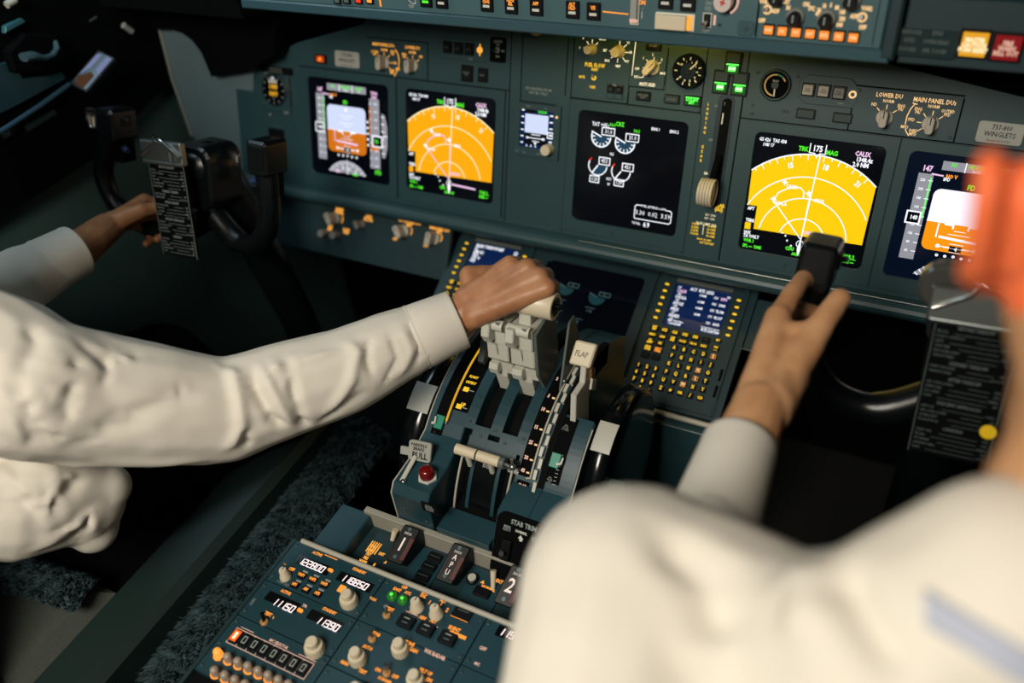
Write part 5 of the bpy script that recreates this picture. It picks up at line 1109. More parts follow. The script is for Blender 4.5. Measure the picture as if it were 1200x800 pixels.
u, v = F.px(387.5, 668.5); b = MB(F); b.rbox(u - .0035, v - .0020, u + .0035, v + .0020, .001, 0, .003, E_ORG, .0006); b.build('transfer_key', t)
u, v = F.px(400.5, 690); b = MB(F); b.rbox(u - .0045, v - .0050, u + .0045, v + .0050, .001, 0, .001, E_ORG); b.build('lit_patch', t)
def bigknob(t, F, x, y_, r=.0115, m=None):
    u, v = F.px(x, y_, 0); m = m or CREAM; b = MB(F); b.lathe(u, v, [(r, 0), (r * 1.02, .003), (r * .96, .011), (r * .88, .013)], m, 40, flute=.03); b.lathe(u, v, [(r * .66, .013), (r * .62, .021), (r * .5, .0225)], m, 30, flute=.03); b.build('knob', t)
def smallknob(t, F, x, y_, r=.0068):
    u, v = F.px(x, y_, 0); b = MB(F); b.lathe(u, v, [(r * 1.25, 0), (r * 1.25, .003), (r, .005), (r * .82, .016), (r * .7, .017)], CREAM, 26); b.box(u - .0006, v - r * .7, u + .0006, v, .017, .0173, GAP); b.build('knob', t)
def toggle(t, F, x, y_, m=None, cap=None):
    u, v = F.px(x, y_, 0); b = MB(F); b.lathe(u, v, [(.0052, 0), (.0052, .003), (.0036, .0035)], m or STEEL, 14); b.tube([F.w(u, v, .003), F.w(u - .0015, v - .004, .014)], [.0018, .0028], cap or CHROME, 12); b.build('toggle', t)
smallknob(t, F, 335, 676, .0060); bigknob(t, F, 410, 706)
t, F = rpanel('navigation_radio', 0, .0665, .1210, 'second radio panel from the front left, with a brass toggle and one big knob')
b = MB(F)
for (x, y_, w, hh) in ((331, 705, .050, .0130), (381, 727, .050, .0130)): u, v = F.px(x, y_); b.rbox(u - w / 2, v - hh / 2, u + w / 2, v + hh / 2, .001, 0, .0008, GLOSSB)
b.build('display_window', t)
b = MB(F); seg(b, 332.5, 709.5, '111.50', .0128); seg(b, 384, 731.5, '113.90', .0128)
pxs(b, 'ACTIVE', 335, 694, .0056, E_ORG, bold=.06); pxs(b, 'STANDBY', 386, 716, .0056, E_ORG, bold=.06); pxs(b, 'TFR', 357, 710, .005, E_PINK, bold=.05); pxs(b, 'TEST', 314.5, 719.5, .006, E_ORG, bold=.07); b.text('NAV', *F.px(296, 705), .0062, GREYP, h=.0005, rot=pi / 2); b.line([F.px(307, 720), F.px(309, 717)], .001, .0005, E_ORG); b.line([F.px(320, 725), F.px(321, 722)], .001, .0005, E_ORG); b.build('lettering', t)
u, v = F.px(352, 715.5); b = MB(F); b.rbox(u - .0035, v - .0022, u + .0035, v + .0022, .001, 0, .003, E_ORG, .0006); b.build('transfer_key', t)
toggle(t, F, 310, 729, m=mat('brass_base', (.4, .22, .08), .35), cap=BLACK); bigknob(t, F, 370, 762, .0122)
# audio panel
t, F = rpanel('audio_control_panel', 0, .1210, .2000, 'audio panel with a row of mic buttons and rows of small round volume knobs', 'audio panel')
p0 = F.px(278, 735.5); p1 = F.px(370.5, 775); q0 = F.px(264.5, 754)
b = MB(F)
Lw = Vector(p1) - Vector(p0); dn = .0215
U0, V0 = p0; U1 = p1[0]; V1 = V0 + .0205
b.line([(U0, V0), (U1, V0), (U1, V1), (U0, V1)], .0009, .0006, E_PINK, closed=True)
wcell = (U1 - U0) / 8
for i in range(1, 8): b.line([(U0 + wcell * i, V0), (U0 + wcell * i, V1)], .0007, .0006, E_PINK)
b.text('MIC SELECTOR', U0 + wcell * 4.2, V0 - .0035, .0052, E_PINK, bold=.04); b.line([(U0 + .004, V0 - .003), (U0 + .024, V0 - .003)], .0008, .0006, E_PINK); b.line([(U0 + wcell * 6.3, V0 - .003), (U1, V0 - .003)], .0008, .0006, E_PINK)
b.build('selector_frame', t)
for i in range(8):
    u = U0 + wcell * (i + .5); b = MB(F); b.rbox(u - wcell * .40, V0 + .0022, u + wcell * .40, V1 - .0022, .0006, 0, .0040, BLACK, .0005)
    if i == 0: b.rbox(u - wcell * .34, V0 + .003, u + wcell * .34, V1 - .003, .0006, .004, .0042, mat('key_red_glow', (.2, .02, 0), .5, emit=(.9, .12, .01), es=1)); b.rbox(u - wcell * .14, V0 + .0055, u + wcell * .14, V1 - .0055, .0004, .0042, .0044, E_LNE)
    else: b.rbox(u - wcell * .2, V0 + .0055, u + wcell * .2, V1 - .0055, .0004, .004, .0043, GREYP); b.rbox(u - wcell * .1, V0 + .0070, u + wcell * .1, V1 - .0070, .0003, .0043, .0045, BLACK)
    b.build('mic_key', t)
DOME = mat('frosted_cap', (.36, .30, .24), .3); 
for r in range(2):
    for i in range(8):
        x, y_ = (254.5 + 11.9 * i, 763.5 + 5.35 * i) if r == 0 else (251 + 12 * i, 785 + 5.3 * i)
        u, v = F.px(x, y_, .008); b = MB(F); G_ = DOME if not (r == 0 and i == 0) else mat('cap_glow', (.4, .2, .05), .3, emit=(1, .30, .04), es=1.1)
        b.lathe(u, v, [(.0056, 0), (.0052, .005), (.0050, .009), (.0040, .0115), (.0015, .0125)], G_, 16); kb = b.build('volume_knob', t)
        b = MB(F); b.ring(u, v, .0052, .0074, 0, .0008, E_ORG, 12, math.radians(30), math.radians(200)); b.build('glow_ring', t)
# column 2
t, F = rpanel('transponder_panel', 1, 0, .0665, 'panel with green lamps, two cream knobs and three square black keys', 'control panel')
for x, y_ in ((459, 697), (471.5, 701.5)):
    u, v = F.px(x, y_, .004); b = MB(F); b.lathe(u, v, [(.0066, 0), (.0066, .003), (.0058, .0045), (.003, .0060)], mat('green_dome', (.01, .14, .01), .15, emit=(.004, .07, .002), es=1, coat=.6), 10, smooth=False); b.cyl(u, v, .0022, .006, .0064, E_LAMP, 8); b.build('green_lamp', t)
b = MB(F)
for tt, x, y_, z in (('IDNT', 465.5, 691, .0058), ('OFF', 474, 688.5, .0055), ('ATC', 478, 695, .0055), ('TEST', 457, 714, .0062), ('ATC\nFAIL', 497, 697, .0055), ('ALT SOURCE', 508, 696.5, .0062), ('ALT\n1', 518.5, 706, .0062), ('PWR', 484.5, 717, .0062), ('ABV', 495.5, 724, .0062), ('ALT', 508, 728, .0062), ('1', 503.5, 706, .0075), ('2', 524, 715, .0075), ('IDENT', 532.5, 737, .0068), ('TCAS', 437, 702, .005)):
    pxs(b, tt, x, y_, z, E_ORG, h=.0006, bold=.06, ls=.75)
b.line([F.px(476, 716), F.px(490, 722)], .0008, .0006, E_PINK); b.line([F.px(503, 731), F.px(513, 735)], .0008, .0006, E_PINK); b.line([F.px(520, 703), F.px(531, 708)], .0009, .0006, E_ORG)
u, v = F.px(536.5, 744); b.box(u - .011, v - .002, u + .011, v + .0022, 0, .0010, E_ORG); b.build('lettering', t)
u, v = F.px(542, 719); b = MB(F); b.rbox(u - .0125, v - .0085, u + .0125, v + .0085, .001, 0, .0015, BLACK, .0004); b.box(u - .012, v + .0080, u + .012, v + .0086, .0015, .002, E_ORG); b.line([(u - .007, v - .003), (u + .007, v - .003)], .001, .0017, DIMP); b.build('code_window', t)
for x, y_ in ((476.5, 729.5), (499.5, 738), (525, 749)):
    u, v = F.px(x, y_); b = MB(F); b.rbox(u - .0105, v - .0080, u + .0105, v + .0080, .001, 0, .0055, BLACK, .001); b.rbox(u - .0040, v - .0040, u + .0040, v - .0025, .0003, .0055, .0058, GREYP); b.rbox(u - .0040, v + .0020, u + .0040, v + .0035, .0003, .0055, .0058, DIMP); b.build('push_key', t)
toggle(t, F, 453.5, 721, m=mat('brass_base', (.4, .22, .08), .35)); smallknob(t, F, 489, 712, .0072); smallknob(t, F, 511.5, 720, .0072)
t, F = rpanel('weather_radar_panel', 1, .0665, .1300, 'weather radar panel with two tall cream knobs on the pedestal', 'control panel')
b = MB(F)
for tt, x, y_, z in (('WX RADAR', 509.5, 767, .0066), ('TUNE', 480, 754, .0062), ('GAIN', 484.5, 762, .0062), ('STAB', 441, 743, .006), ('AUTO', 431, 759, .006), ('MAN', 404, 777, .006), ('TEST', 425, 787, .006), ('OFF', 463, 793, .006), ('ON', 443, 785, .006), ('TILT UP', 499, 787.5, .0062), ('DN', 503, 797, .0062), ('SCANNER', 451, 797, .005)):
    pxs(b, tt, x, y_, z, E_ORG if tt != 'WX RADAR' else E_PINK, h=.0006, bold=.06)
b.build('lettering', t)
toggle(t, F, 436.5, 749, m=mat('brass_base', (.4, .22, .08), .35)); toggle(t, F, 453.5, 789, m=mat('brass_base', (.4, .22, .08), .35)); bigknob(t, F, 420, 773.5, .0108); bigknob(t, F, 470, 763, .0108); bigknob(t, F, 488, 800, .0108)
t, F = rpanel('lower_radio_panel', 1, .1300, .1960, 'plain teal panel at the bottom edge, below the weather radar knobs', 'control panel'); bigknob(t, F, 420, 815, .011)
t, F = rpanel('copilot_radio_panel', 2, 0, .0665, 'radio panel in the right column beside the white shirt', 'radio panel')
b = MB(F); u, v = F.px(600, 745); b.rbox(u - .02, v - .007, u + .03, v + .007, .001, 0, .0008, GLOSSB); segtext(b, u, v, '119.10'); b.build('display_window', t)
t, F = rpanel('copilot_audio_panel', 2, .0665, .1960, 'teal panel in the right column, at the shirt\'s lower edge', 'audio panel')
b = MB(F); pxs(b, 'OFF', 566, 760, .006, E_PINK, h=.0006, bold=.05); pxs(b, 'MIC', 559, 778, .005, E_PINK, h=.0006, bold=.05); b.build('lettering', t)
# ---- the room ----------------------------------------------------------------
LINER = mat('liner_grey_green', (.052, .105, .098), .6, var=.10, bump=.05, bscale=300)
def slab(name, x0, y0, z0, x1, y1, z1, m):
    b = MB(); b.wbox(x0, y0, z0, x1, y1, z1, m); o = b.build(name); o['kind'] = 'structure'; return o
FLOORM = mat('floor_carpet_black', (.006, .007, .008), .9, bump=.4, bscale=500)
slab('floor', -1.1, -2.2, -.02, 1.1, .40, 0, FLOORM)
slab('wall_left', -1.10, -2.2, 0, -1.0, .40, 2.35, LINER); slab('wall_right', 1.0, -2.2, 0, 1.10, .40, 2.35, MBLACK)
slab('wall_front', -1.0, .33, 0, 1.0, .40, 2.35, MBLACK); slab('wall_back', -1.0, -2.2, 0, 1.0, -2.13, 2.35, mat('wall_back_grey', (.10, .11, .11), .7))
slab('ceiling', -1.1, -2.2, 2.35, 1.1, .40, 2.42, mat('ceiling_dark', (.06, .065, .065), .7))
# side liner below the window sill
t = thing('side_console', (-.97, -.4, 0), 'black window sill band with teal crank plate, upper left corner', 'side console')
b = MB(); P = [at(0, 257, 'X', -.975), at(110, 186, 'X', -.975), at(180, 115, 'X', -.975), at(207, 92, 'X', -.975)]
b.prism([(-2.0, .88)] + [(p.y, p.z) for p in P] + [(.02, 1.005), (-.10, 1.30), (-2.0, 1.30)], -1.0, -.972, MBLACK, .002, Frame((0, 0, 0), (0, 1, 0), (0, 0, 1), (1, 0, 0))); b.build('sill_panel', t)
SF = Frame((-.9715, 0, 0), (0, 1, 0), (0, 0, 1), (1, 0, 0))
TEALD = mat('teal_paint_dark', (.010, .050, .065), .45, var=.15)
def sp(*pts): return [SF.px(*p) for p in pts]
b = MB(SF); b.prism(sp((-40, 88), (6, 72), (16, 74), (24, 92), (52, 88), (70, 84), (75, 92), (10, 127), (-40, 150)), 0, .006, TEALD, .001); b.build('crank_plate', t)
b = MB(SF); b.prism(sp((8, 84), (0, 60), (20, 38), (58, 40), (74, 62), (60, 78), (42, 86)), .004, .020, MBLACK, .004); b.build('crank_base', t)
b = MB(SF)
pts = [SF.w(*SF.px(*p), h) for p, h in (((4, 64), .05), ((14, 62), .05), ((28, 65), .048), ((40, 62), .045), ((48, 55), .04), ((51, 47), .03))]
b.tube(pts, [.012, .0125, .008, .006, .0055, .004], mat('crank_handle_metal', (.14, .26, .30), .22, metal=.6), 14, flat=.6); b.build('crank_handle', t)
b = MB(SF); b.tube([SF.w(*SF.px(*p), .012) for p in ((-40, 172), (0, 150), (40, 124), (76, 98))], .0045, mat('blue_grey_edge', (.03, .08, .12), .3), 8); b.build('sill_moulding', t)
b = MB(SF); b.prism(sp((0, 30), (20, 21), (24, 25), (0, 38)), .004, .014, mat('teal_bar', (.03, .14, .17), .4), .001); b.build('upper_trim_bar', t)
b = MB(SF); b.prism(sp((0, 158), (16, 150), (19, 155), (0, 168)), 0, .002, BLACK); 
u, v = SF.px(6, 157); b.text('ON', u, v, .012, GREYP, h=.003, rot=-.1); b.prism(sp((28, 148), (62, 128), (66, 133), (32, 154)), 0, .003, mat('dull_plate', (.010, .030, .030), .5), .0005); b.build('sill_labels', t)
b = MB(SF); b.tube([SF.w(*SF.px(*p), .03) for p in ((131, 28), (141, 35))], .0058, mat('frosted_grey', (.30, .33, .30), .4), 10); b.build('air_vent_tip', t)
b = MB(SF); b.tube([SF.w(*SF.px(*p), .02) for p in ((96, 24), (104, 19))], .002, STEEL, 8); b.tube([SF.w(*SF.px(*p), .02) for p in ((-2, 5), (8, -1))], .006, mat('bright_trim', (.5, .52, .45), .3), 8); b.build('bright_trims', t)
# glass tablet
A_ = [dep(x, y_, k) for x, y_, k in ((116, 61, 1.50), (132, 69, 1.50), (106, 111, 1.47), (87, 98, 1.47))]
ex = (A_[1] - A_[0]).normalized(); ey = (A_[3] - A_[0]).normalized(); ey = (ey - ex * ey.dot(ex)).normalized(); TF = Frame(A_[0], ex, ey, ex.cross(ey) if ex.cross(ey).dot(CAM - A_[0]) > 0 else -ex.cross(ey))
wt, ht = (A_[1] - A_[0]).length, (A_[3] - A_[0]).length
t = thing('side_display', TF.w(wt / 2, ht / 2), 'small tilted side display with bluish reflections, behind the left wheel', 'display screen')
b = MB(TF); b.rbox(-.004, -.004, wt + .004, ht + .004, .003, -.010, 0, BLACK, .001); b.build('case', t)
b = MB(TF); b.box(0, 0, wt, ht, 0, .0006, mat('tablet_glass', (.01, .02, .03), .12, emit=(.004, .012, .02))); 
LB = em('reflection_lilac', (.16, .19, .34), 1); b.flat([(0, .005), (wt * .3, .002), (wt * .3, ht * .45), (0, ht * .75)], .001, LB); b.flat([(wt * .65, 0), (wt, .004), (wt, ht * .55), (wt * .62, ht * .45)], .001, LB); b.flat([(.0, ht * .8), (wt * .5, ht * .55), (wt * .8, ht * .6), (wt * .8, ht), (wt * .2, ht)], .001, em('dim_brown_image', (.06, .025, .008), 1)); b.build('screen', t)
# pale end panel
t = thing('end_panel', (-.88, -.02, .8), 'pale grey curved side panel at the left end of the instrument panel', 'side panel')
EF = Frame((0, -.012, 0), (1, 0, 0), (0, 0, 1), (0, -1, 0))
PALE = mat('pale_grey_paint', (.13, .195, .215), .38, var=.06)
b = MB(EF); pp = [EF.px(*p) for p in ((187, 29), (203, 92), (226, 158), (240, 200), (300, 220), (296, 80), (256, 85), (250, 70), (244, 56), (234, 43), (222, 34), (208, 29))]
b.prism(pp, -.01, 0, PALE, .002); b.build('curved_panel', t)
b = MB(EF); b.tube([EF.w(*EF.px(187, 29), .002), EF.w(*EF.px(203, 92), .002), EF.w(*EF.px(226, 158), .002)], .0035, mat('pale_edge', (.25, .28, .25), .4), 8); b.build('pale_edge', t)
b = MB(EF); b.prism([EF.px(*p) for p in ((187, 29), (208, 29), (222, 34), (234, 43), (244, 56), (250, 70), (256, 85), (296, 79), (330, 60), (330, -30), (180, -30))], -.012, -.008 + .03, MBLACK, .002); b.build('black_shroud', t)

# ---- captain's seat ----------------------------------------------------------------
SHEEP = mat('sheepskin_blue_grey', (.034, .070, .080), .75, var=.6, vscale=90)
SEATF = mat('seat_fabric_grey', (.060, .072, .058), .9, var=.45, vscale=450, bump=.5, bscale=700, detail=2)
def fur(name, parent, F, w, l, n, h, m, pile=.010, prof=lambda a, b_: 0, seed=1):
    rnd = random.Random(seed); b = MB()
    nu, nv = max(3, int(w / .008)), max(3, int(l / .008)); V = []
    for j in range(nv + 1):
        for i in range(nu + 1):
            u, v = w * i / nu, l * j / nv; V.append(F.w(u, v, prof(i / nu, j / nv) + .003 * noise.noise(Vector((u * 60, v * 60, seed)))))
    b.add(V, [(j * (nu + 1) + i, j * (nu + 1) + i + 1, (j + 1) * (nu + 1) + i + 1, (j + 1) * (nu + 1) + i) for j in range(nv) for i in range(nu)], m, True)
    for k in range(n):
        a, c = rnd.random(), rnd.random(); u, v = w * a, l * c; base = F.w(u, v, prof(a, c) - .001)
        cl = Vector((noise.noise(Vector((u * 75, v * 75, 3 + seed))), noise.noise(Vector((u * 75, v * 75, 9 + seed)))))
        d = (F.ex * (cl.x * 1.3 + rnd.uniform(-.3, .3) + (a - .5) * 1.2) + F.ey * (cl.y * 1.3 + .5 + rnd.uniform(-.3, .3)) + F.n * 1.0).normalized(); s_ = d.cross(F.n + F.ex * rnd.uniform(-1, 1)).normalized() * .0014; L = pile * rnd.uniform(.6, 1.2)
        mid = base + d * L * .55; tip = base + (d + F.ey * .35 + F.ex * cl.x * .5).normalized() * L
        b.add([base - s_, base + s_, mid + s_ * .9, mid - s_ * .9, tip], [(0, 1, 2, 3), (3, 2, 4)], m)
    return b.build(name, parent)
cs = thing('pilot_seat', (-.60, -.85, 0), 'grey woven pilot seat with blue-grey sheepskin, lower left corner', 'seat')
b = MB(); b.wbox(-.80, -1.00, .42, -.497, -.815, .548, SEATF, .02); b.build('seat_pad', cs)
b = MB(); b.wbox(-.78, -.815, .42, -.500, -.45, .515, MBLACK, .02); b.build('seat_cushion', cs)
b = MB(); b.wbox(-.76, -.96, 0, -.52, -.52, .42, BLACK, .01); b.build('seat_base', cs)
b = MB(); b.wbox(-.80, -1.10, .42, -.50, -1.005, 1.10, SEATF, .03); b.build('backrest', cs)
b = MB(); b.wbox(-.488, -1.0, .475, -.395, -.42, .550, mat('armrest_dark_green', (.012, .026, .024), .42, bump=.1, bscale=600), .012); b.build('armrest', cs)
b = MB(); b.wbox(-.470, -.98, .42, -.388, -.44, .474, mat('armrest_navy', (.004, .008, .020), .5), .004); b.build('armrest_rail', cs)
p0, p1 = at(-40, 628, 'Z', .60), at(112, 668, 'Z', .585); ex = (p1 - p0).normalized(); BF = Frame(p0 - Vector((0, 0, .02)), ex, Vector((ex.y, -ex.x, 0)), (0, 0, 1))
fur('sheepskin_bolster', cs, BF, (p1 - p0).length, .055, 5200, 1, SHEEP, .011, lambda a, c: .026 * math.sin(pi * min(1, max(0, c))) ** .6 * min(1, 8 * (1 - a) + .2), 2)
f0, f1 = at(412, 488, 'Z', .50), at(175, 800, 'Z', .50); ey = (f1 - f0).normalized(); SFm = Frame(f0 + Vector((-.035, 0, -.045)), (-ey.y * -1 if 0 else Vector((0, 0, 1)).cross(ey)) * 1, ey, (0, 0, 1))
if SFm.ex.x < 0: SFm.ex = -SFm.ex
fur('sheepskin_cover', cs, SFm, .105, (f1 - f0).length, 16000, 1, SHEEP, .017, lambda a, c: .050 * (1 - (2 * a - 1) ** 2) ** .5 if 0 < a < 1 else 0, 5)
b = MB(); b.tube([f0 + Vector((.02, 0, -.04)), f1 + Vector((.02, 0, -.04))], .038, MBLACK, 14); b.build('cover_core', cs)
# coiled cord
q0 = at(176, 556, 'Z', .42); t = thing('coiled_cord', q0, 'pale coiled cord in the dark gap under the outstretched sleeve', 'cord')
P = [q0 + Vector((.014 * math.cos(i * .9), .0035 * i / 7 * 1.0, .0)) + Vector((0, .0, .014 * math.sin(i * .9))) + Vector((.0012 * i, -.0010 * i, 0)) for i in range(60)]
b = MB(); b.tube(P, .0026, mat('cord_grey', (.20, .24, .22), .4), 6); b.build('coil', t)
# ---- people --------------------------------------------------------------------------
def smoothmesh(mb, voxel, it, mats_, name, parent, disp=None, sub=0):
    """continuous surface from overlapping rounded volumes"""
    o_ = Vector(parent['_o']) if parent is not None else Vector((0, 0, 0))
    me = bpy.data.meshes.new('tmp'); me.from_pydata([tuple(v) for v in mb.V], [], mb.P)
    o = bpy.data.objects.new('tmp', me); COL.objects.link(o)
    r = o.modifiers.new('r', 'REMESH'); r.mode = 'VOXEL'; r.voxel_size = voxel
    s = o.modifiers.new('s', 'SMOOTH'); s.factor = .5; s.iterations = it
    dg = bpy.context.evaluated_depsgraph_get(); dg.update(); m2 = bpy.data.meshes.new_from_object(o.evaluated_get(dg)); bpy.data.objects.remove(o); bpy.data.meshes.remove(me)
    nv = [v.normal.copy() for v in m2.vertices]
    for v, n in zip(m2.vertices, nv):
        c = v.co.copy()
        if disp: c = c + n * disp(c, n)
        v.co = c - o_
    for p in m2.polygons: p.use_smooth = True
    m2.materials.clear(); m2.materials.append(mats_); m2.name = name; m2.update()
    ob = bpy.data.objects.new(name, m2); COL.objects.link(ob); ob['_o'] = tuple(o_)
    if parent is not None: ob.parent = parent
    return ob
def capsule(b, p0, r0, p1, r1, n=14):
    p0, p1 = Vector(p0), Vector(p1); d = p1 - p0; L = d.length
    if L < 1e-6: d = Vector((0, 0, 1)); L = 1e-6
    t = d / L; q = t.cross(Vector((0, 0, 1)))
    if q.length < .1: q = t.cross(Vector((1, 0, 0)))
    q.normalize(); s = t.cross(q); R = []
    for i in range(6): a = -pi / 2 + pi / 2 * i / 5; R.append((p0 + t * r0 * math.sin(a), max(1e-5, r0 * math.cos(a))))
    for i in range(6): a = pi / 2 * i / 5; R.append((p1 + t * r1 * math.sin(a), max(1e-5, r1 * math.cos(a))))
    V = []
    for c, r in R:
        for k in range(n): a = 2 * pi * k / n; V.append(c + (q * math.cos(a) + s * math.sin(a)) * r)
    b.add(V, [(i * n + k, i * n + (k + 1) % n, (i + 1) * n + (k + 1) % n, (i + 1) * n + k) for i in range(11) for k in range(n)] + [tuple(range(n - 1, -1, -1)), tuple(11 * n + k for k in range(n))], None)
def chain(b, pts):
    for (p, r), (q, s) in zip(pts[:-1], pts[1:]): capsule(b, p, r, q, s)
def skinmat(name, c, c2):
    m = mat(name, c, .42, sss=.12, bump=.12, bscale=420, spec=.4)
    nt = m.node_tree; b = nt.nodes['Principled BSDF']; tc = nt.nodes.new('ShaderNodeTexCoord'); n = nt.nodes.new('ShaderNodeTexNoise'); n.inputs['Scale'].default_value = 28; n.inputs['Detail'].default_value = 4
    nt.links.new(tc.outputs['Object'], n.inputs['Vector']); mx = nt.nodes.new('ShaderNodeMix'); mx.data_type = 'RGBA'; mx.inputs['A'].default_value = (*c2, 1); mx.inputs['B'].default_value = (*c, 1)
    rp = nt.nodes.new('ShaderNodeMapRange'); rp.inputs['From Min'].default_value = .35; rp.inputs['From Max'].default_value = .62
    nt.links.new(n.outputs['Fac'], rp.inputs['Value']); nt.links.new(rp.outputs['Result'], mx.inputs['Factor']); nt.links.new(mx.outputs['Result'], b.inputs['Base Color']); return m
SKIN1 = skinmat('skin_tan', (.42, .200, .095), (.32, .135, .062))
SKIN2 = skinmat('skin_light', (.55, .30, .15), (.46, .225, .105))
SHIRT = mat('white_shirt_cotton', (.66, .62, .54), .8, bump=.12, bscale=1500, spec=.25, var=.03)
TROUS = mat('black_trousers', (.0012, .0016, .003), .95, spec=.05)
HAIR = mat('dark_hair', (.02, .012, .008), .6)
def folds(lines, base=.0010, sc=16, seed=0.):
    """wrinkles: each line is (points, amplitude, width) in metres"""
    L = []
    for pts, amp, wd in lines:
        P = [Vector(p) for p in pts]; c = sum(P, Vector()) / len(P); R = max((p - c).length for p in P) + wd * 3; L.append((P, amp, wd, c, R))
    def f(c, n):
        d = base * noise.noise(c * sc + Vector((seed, 0, 0))) + base * .5 * noise.noise(c * sc * 2.3)
        for P, amp, wd, cc, R in L:
            if (c - cc).length > R: continue
            best = 1e9; tb = 0; tot = len(P) - 1
            for i in range(tot):
                e = P[i + 1] - P[i]; k = max(0, min(1, (c - P[i]).dot(e) / e.length_squared)); q = (c - P[i] - e * k)
                # distance measured along the view of the fold: ignore depth through the cloth
                q = q - n * q.dot(n); 
                dd = q.length
                if dd < best: best = dd; tb = (i + k) / tot
            fade = min(1, 4 * tb + .25, 4 * (1 - tb) + .25); d += amp * fade * math.exp(-(best / wd) ** 2)
        return d
    return f
def pl(pts, k0, k1): n = len(pts) - 1; return [dep(p[0], p[1], k0 + (k1 - k0) * i / n) for i, p in enumerate(pts)]
def hand(b, W, a, z, side, curl, spread=.0, sc=1.0):
    """palm, five fingers; a = forward, z = back of hand, side=+1 thumb towards z x a"""
    a = Vector(a).normalized(); z = Vector(z); z = (z - a * z.dot(a)).normalized(); s = z.cross(a) * side; W = Vector(W); c = .01 * sc
    def P(x, y, w): return W + (a * x + s * y + z * w) * c
    mc = [((1, 1.6, 0), (9.0, 2.7, .5), 1.35, 1.1), ((1, .6, 0), (9.3, .8, .7), 1.35, 1.1), ((1, -.5, 0), (8.8, -1.0, .5), 1.3, 1.05), ((1, -1.5, 0), (7.9, -2.7, .1), 1.3, 1.0)]
    ln = [(4.2, 2.6, 2.1), (4.7, 3.0, 2.2), (4.3, 2.8, 2.1), (3.4, 2.1, 1.9)]
    capsule(b, P(-2, .5, 0), .021 * sc, P(2, .6, 0), .020 * sc); capsule(b, P(-2, -.6, 0), .021 * sc, P(2, -.6, 0), .020 * sc)
    for (p, q, r0, r1), L in zip(mc, ln):
        capsule(b, P(*p), r0 * c, P(*q), r1 * c); cur = P(*q); ang = 0; r = r1 * .88
        for j, l in enumerate(L):
            ang += curl[j]; d = a * math.cos(ang) - z * math.sin(ang); nx = cur + d * l * c; capsule(b, cur, r * c, nx, r * .9 * c); cur = nx; r *= .9
    capsule(b, P(1.5, 1.8, -.5), 1.5 * c, P(4.5, 4.0, -1.6), 1.25 * c); capsule(b, P(4.5, 4.0, -1.6), 1.2 * c, P(7.0, 4.6, -2.6), 1.0 * c); capsule(b, P(7.0, 4.6, -2.6), 1.0 * c, P(9.0, 4.2, -3.6), .85 * c)
def cuffpart(name, p0, p1, r0, r1, parent, m=None, th=.0022, flat=1):
    b = MB(); p0, p1 = Vector(p0), Vector(p1); d = p1 - p0
    b.tube([p0, p0 + d * .04, p0 + d * .5, p0 + d * .97, p1, p1, p0 + d * .5], [r0 * .97, r0, (r0 + r1) / 2, r1, r1 - .0006, r1 - th, r1 - th], m or SHIRT, 36, caps=False, flat=flat)
    for q, rr in ((.90, r1), (.10, r0)):
        b.tube([p0 + d * (q - .012), p0 + d * q, p0 + d * (q + .012)], [rr - .0002, rr + .0007, rr - .0002], m or SHIRT, 36, caps=False, flat=flat)
    return b.build(name, parent)

# ---------------- captain (left seat) ---------------------------------------------------
capt = thing('person', (-.60, -.82, .46), 'person in the left seat, white shirt, one arm reaching to the thrust levers', 'person')
sR = Vector((-.43, -.80, .985)); sL = Vector((-.78, -.80, .985)); neck = Vector((-.60, -.81, 1.07)); hips = Vector((-.70, -.72, .645))
uaR = dep(105, 466, .965); elR = dep(262, 482, 1.035); faR = dep(398, 437, 1.07); cuR = dep(528, 378, 1.095); W = dep(556, 360, 1.085)
b = MB()
chain(b, [(hips, .10), (Vector((-.67, -.75, .75)), .10), (Vector((-.62, -.79, .92)), .10), (neck, .055), (Vector((-.59, -.78, 1.16)), .052)])
chain(b, [(neck + Vector((0, 0, -.05)), .035), (sR, .040), (elR, .040), (faR, .038), (cuR, .030), (W, .0245)])
elL = Vector((-.86, -.66, .82)); cuL = dep(92, 293, 1.32); WL = dep(124, 268, 1.385)
chain(b, [(neck + Vector((0, 0, -.05)), .035), (sL, .040), (elL, .040), (cuL, .030), (WL, .025)])
# head (outside the picture)
hd = Vector((-.585, -.76, 1.27)); capsule(b, hd + Vector((0, 0, .03)), .092, hd + Vector((0, .025, -.06)), .062); capsule(b, hd + Vector((0, .095, -.01)), .012, hd + Vector((0, .110, -.028)), .014); capsule(b, hd + Vector((-.08, 0, 0)), .018, hd + Vector((-.085, -.01, .03)), .018); capsule(b, hd + Vector((.08, 0, 0)), .018, hd + Vector((.085, -.01, .03)), .018); capsule(b, hd + Vector((-.02, .088, -.058)), .009, hd + Vector((.02, .088, -.058)), .009)
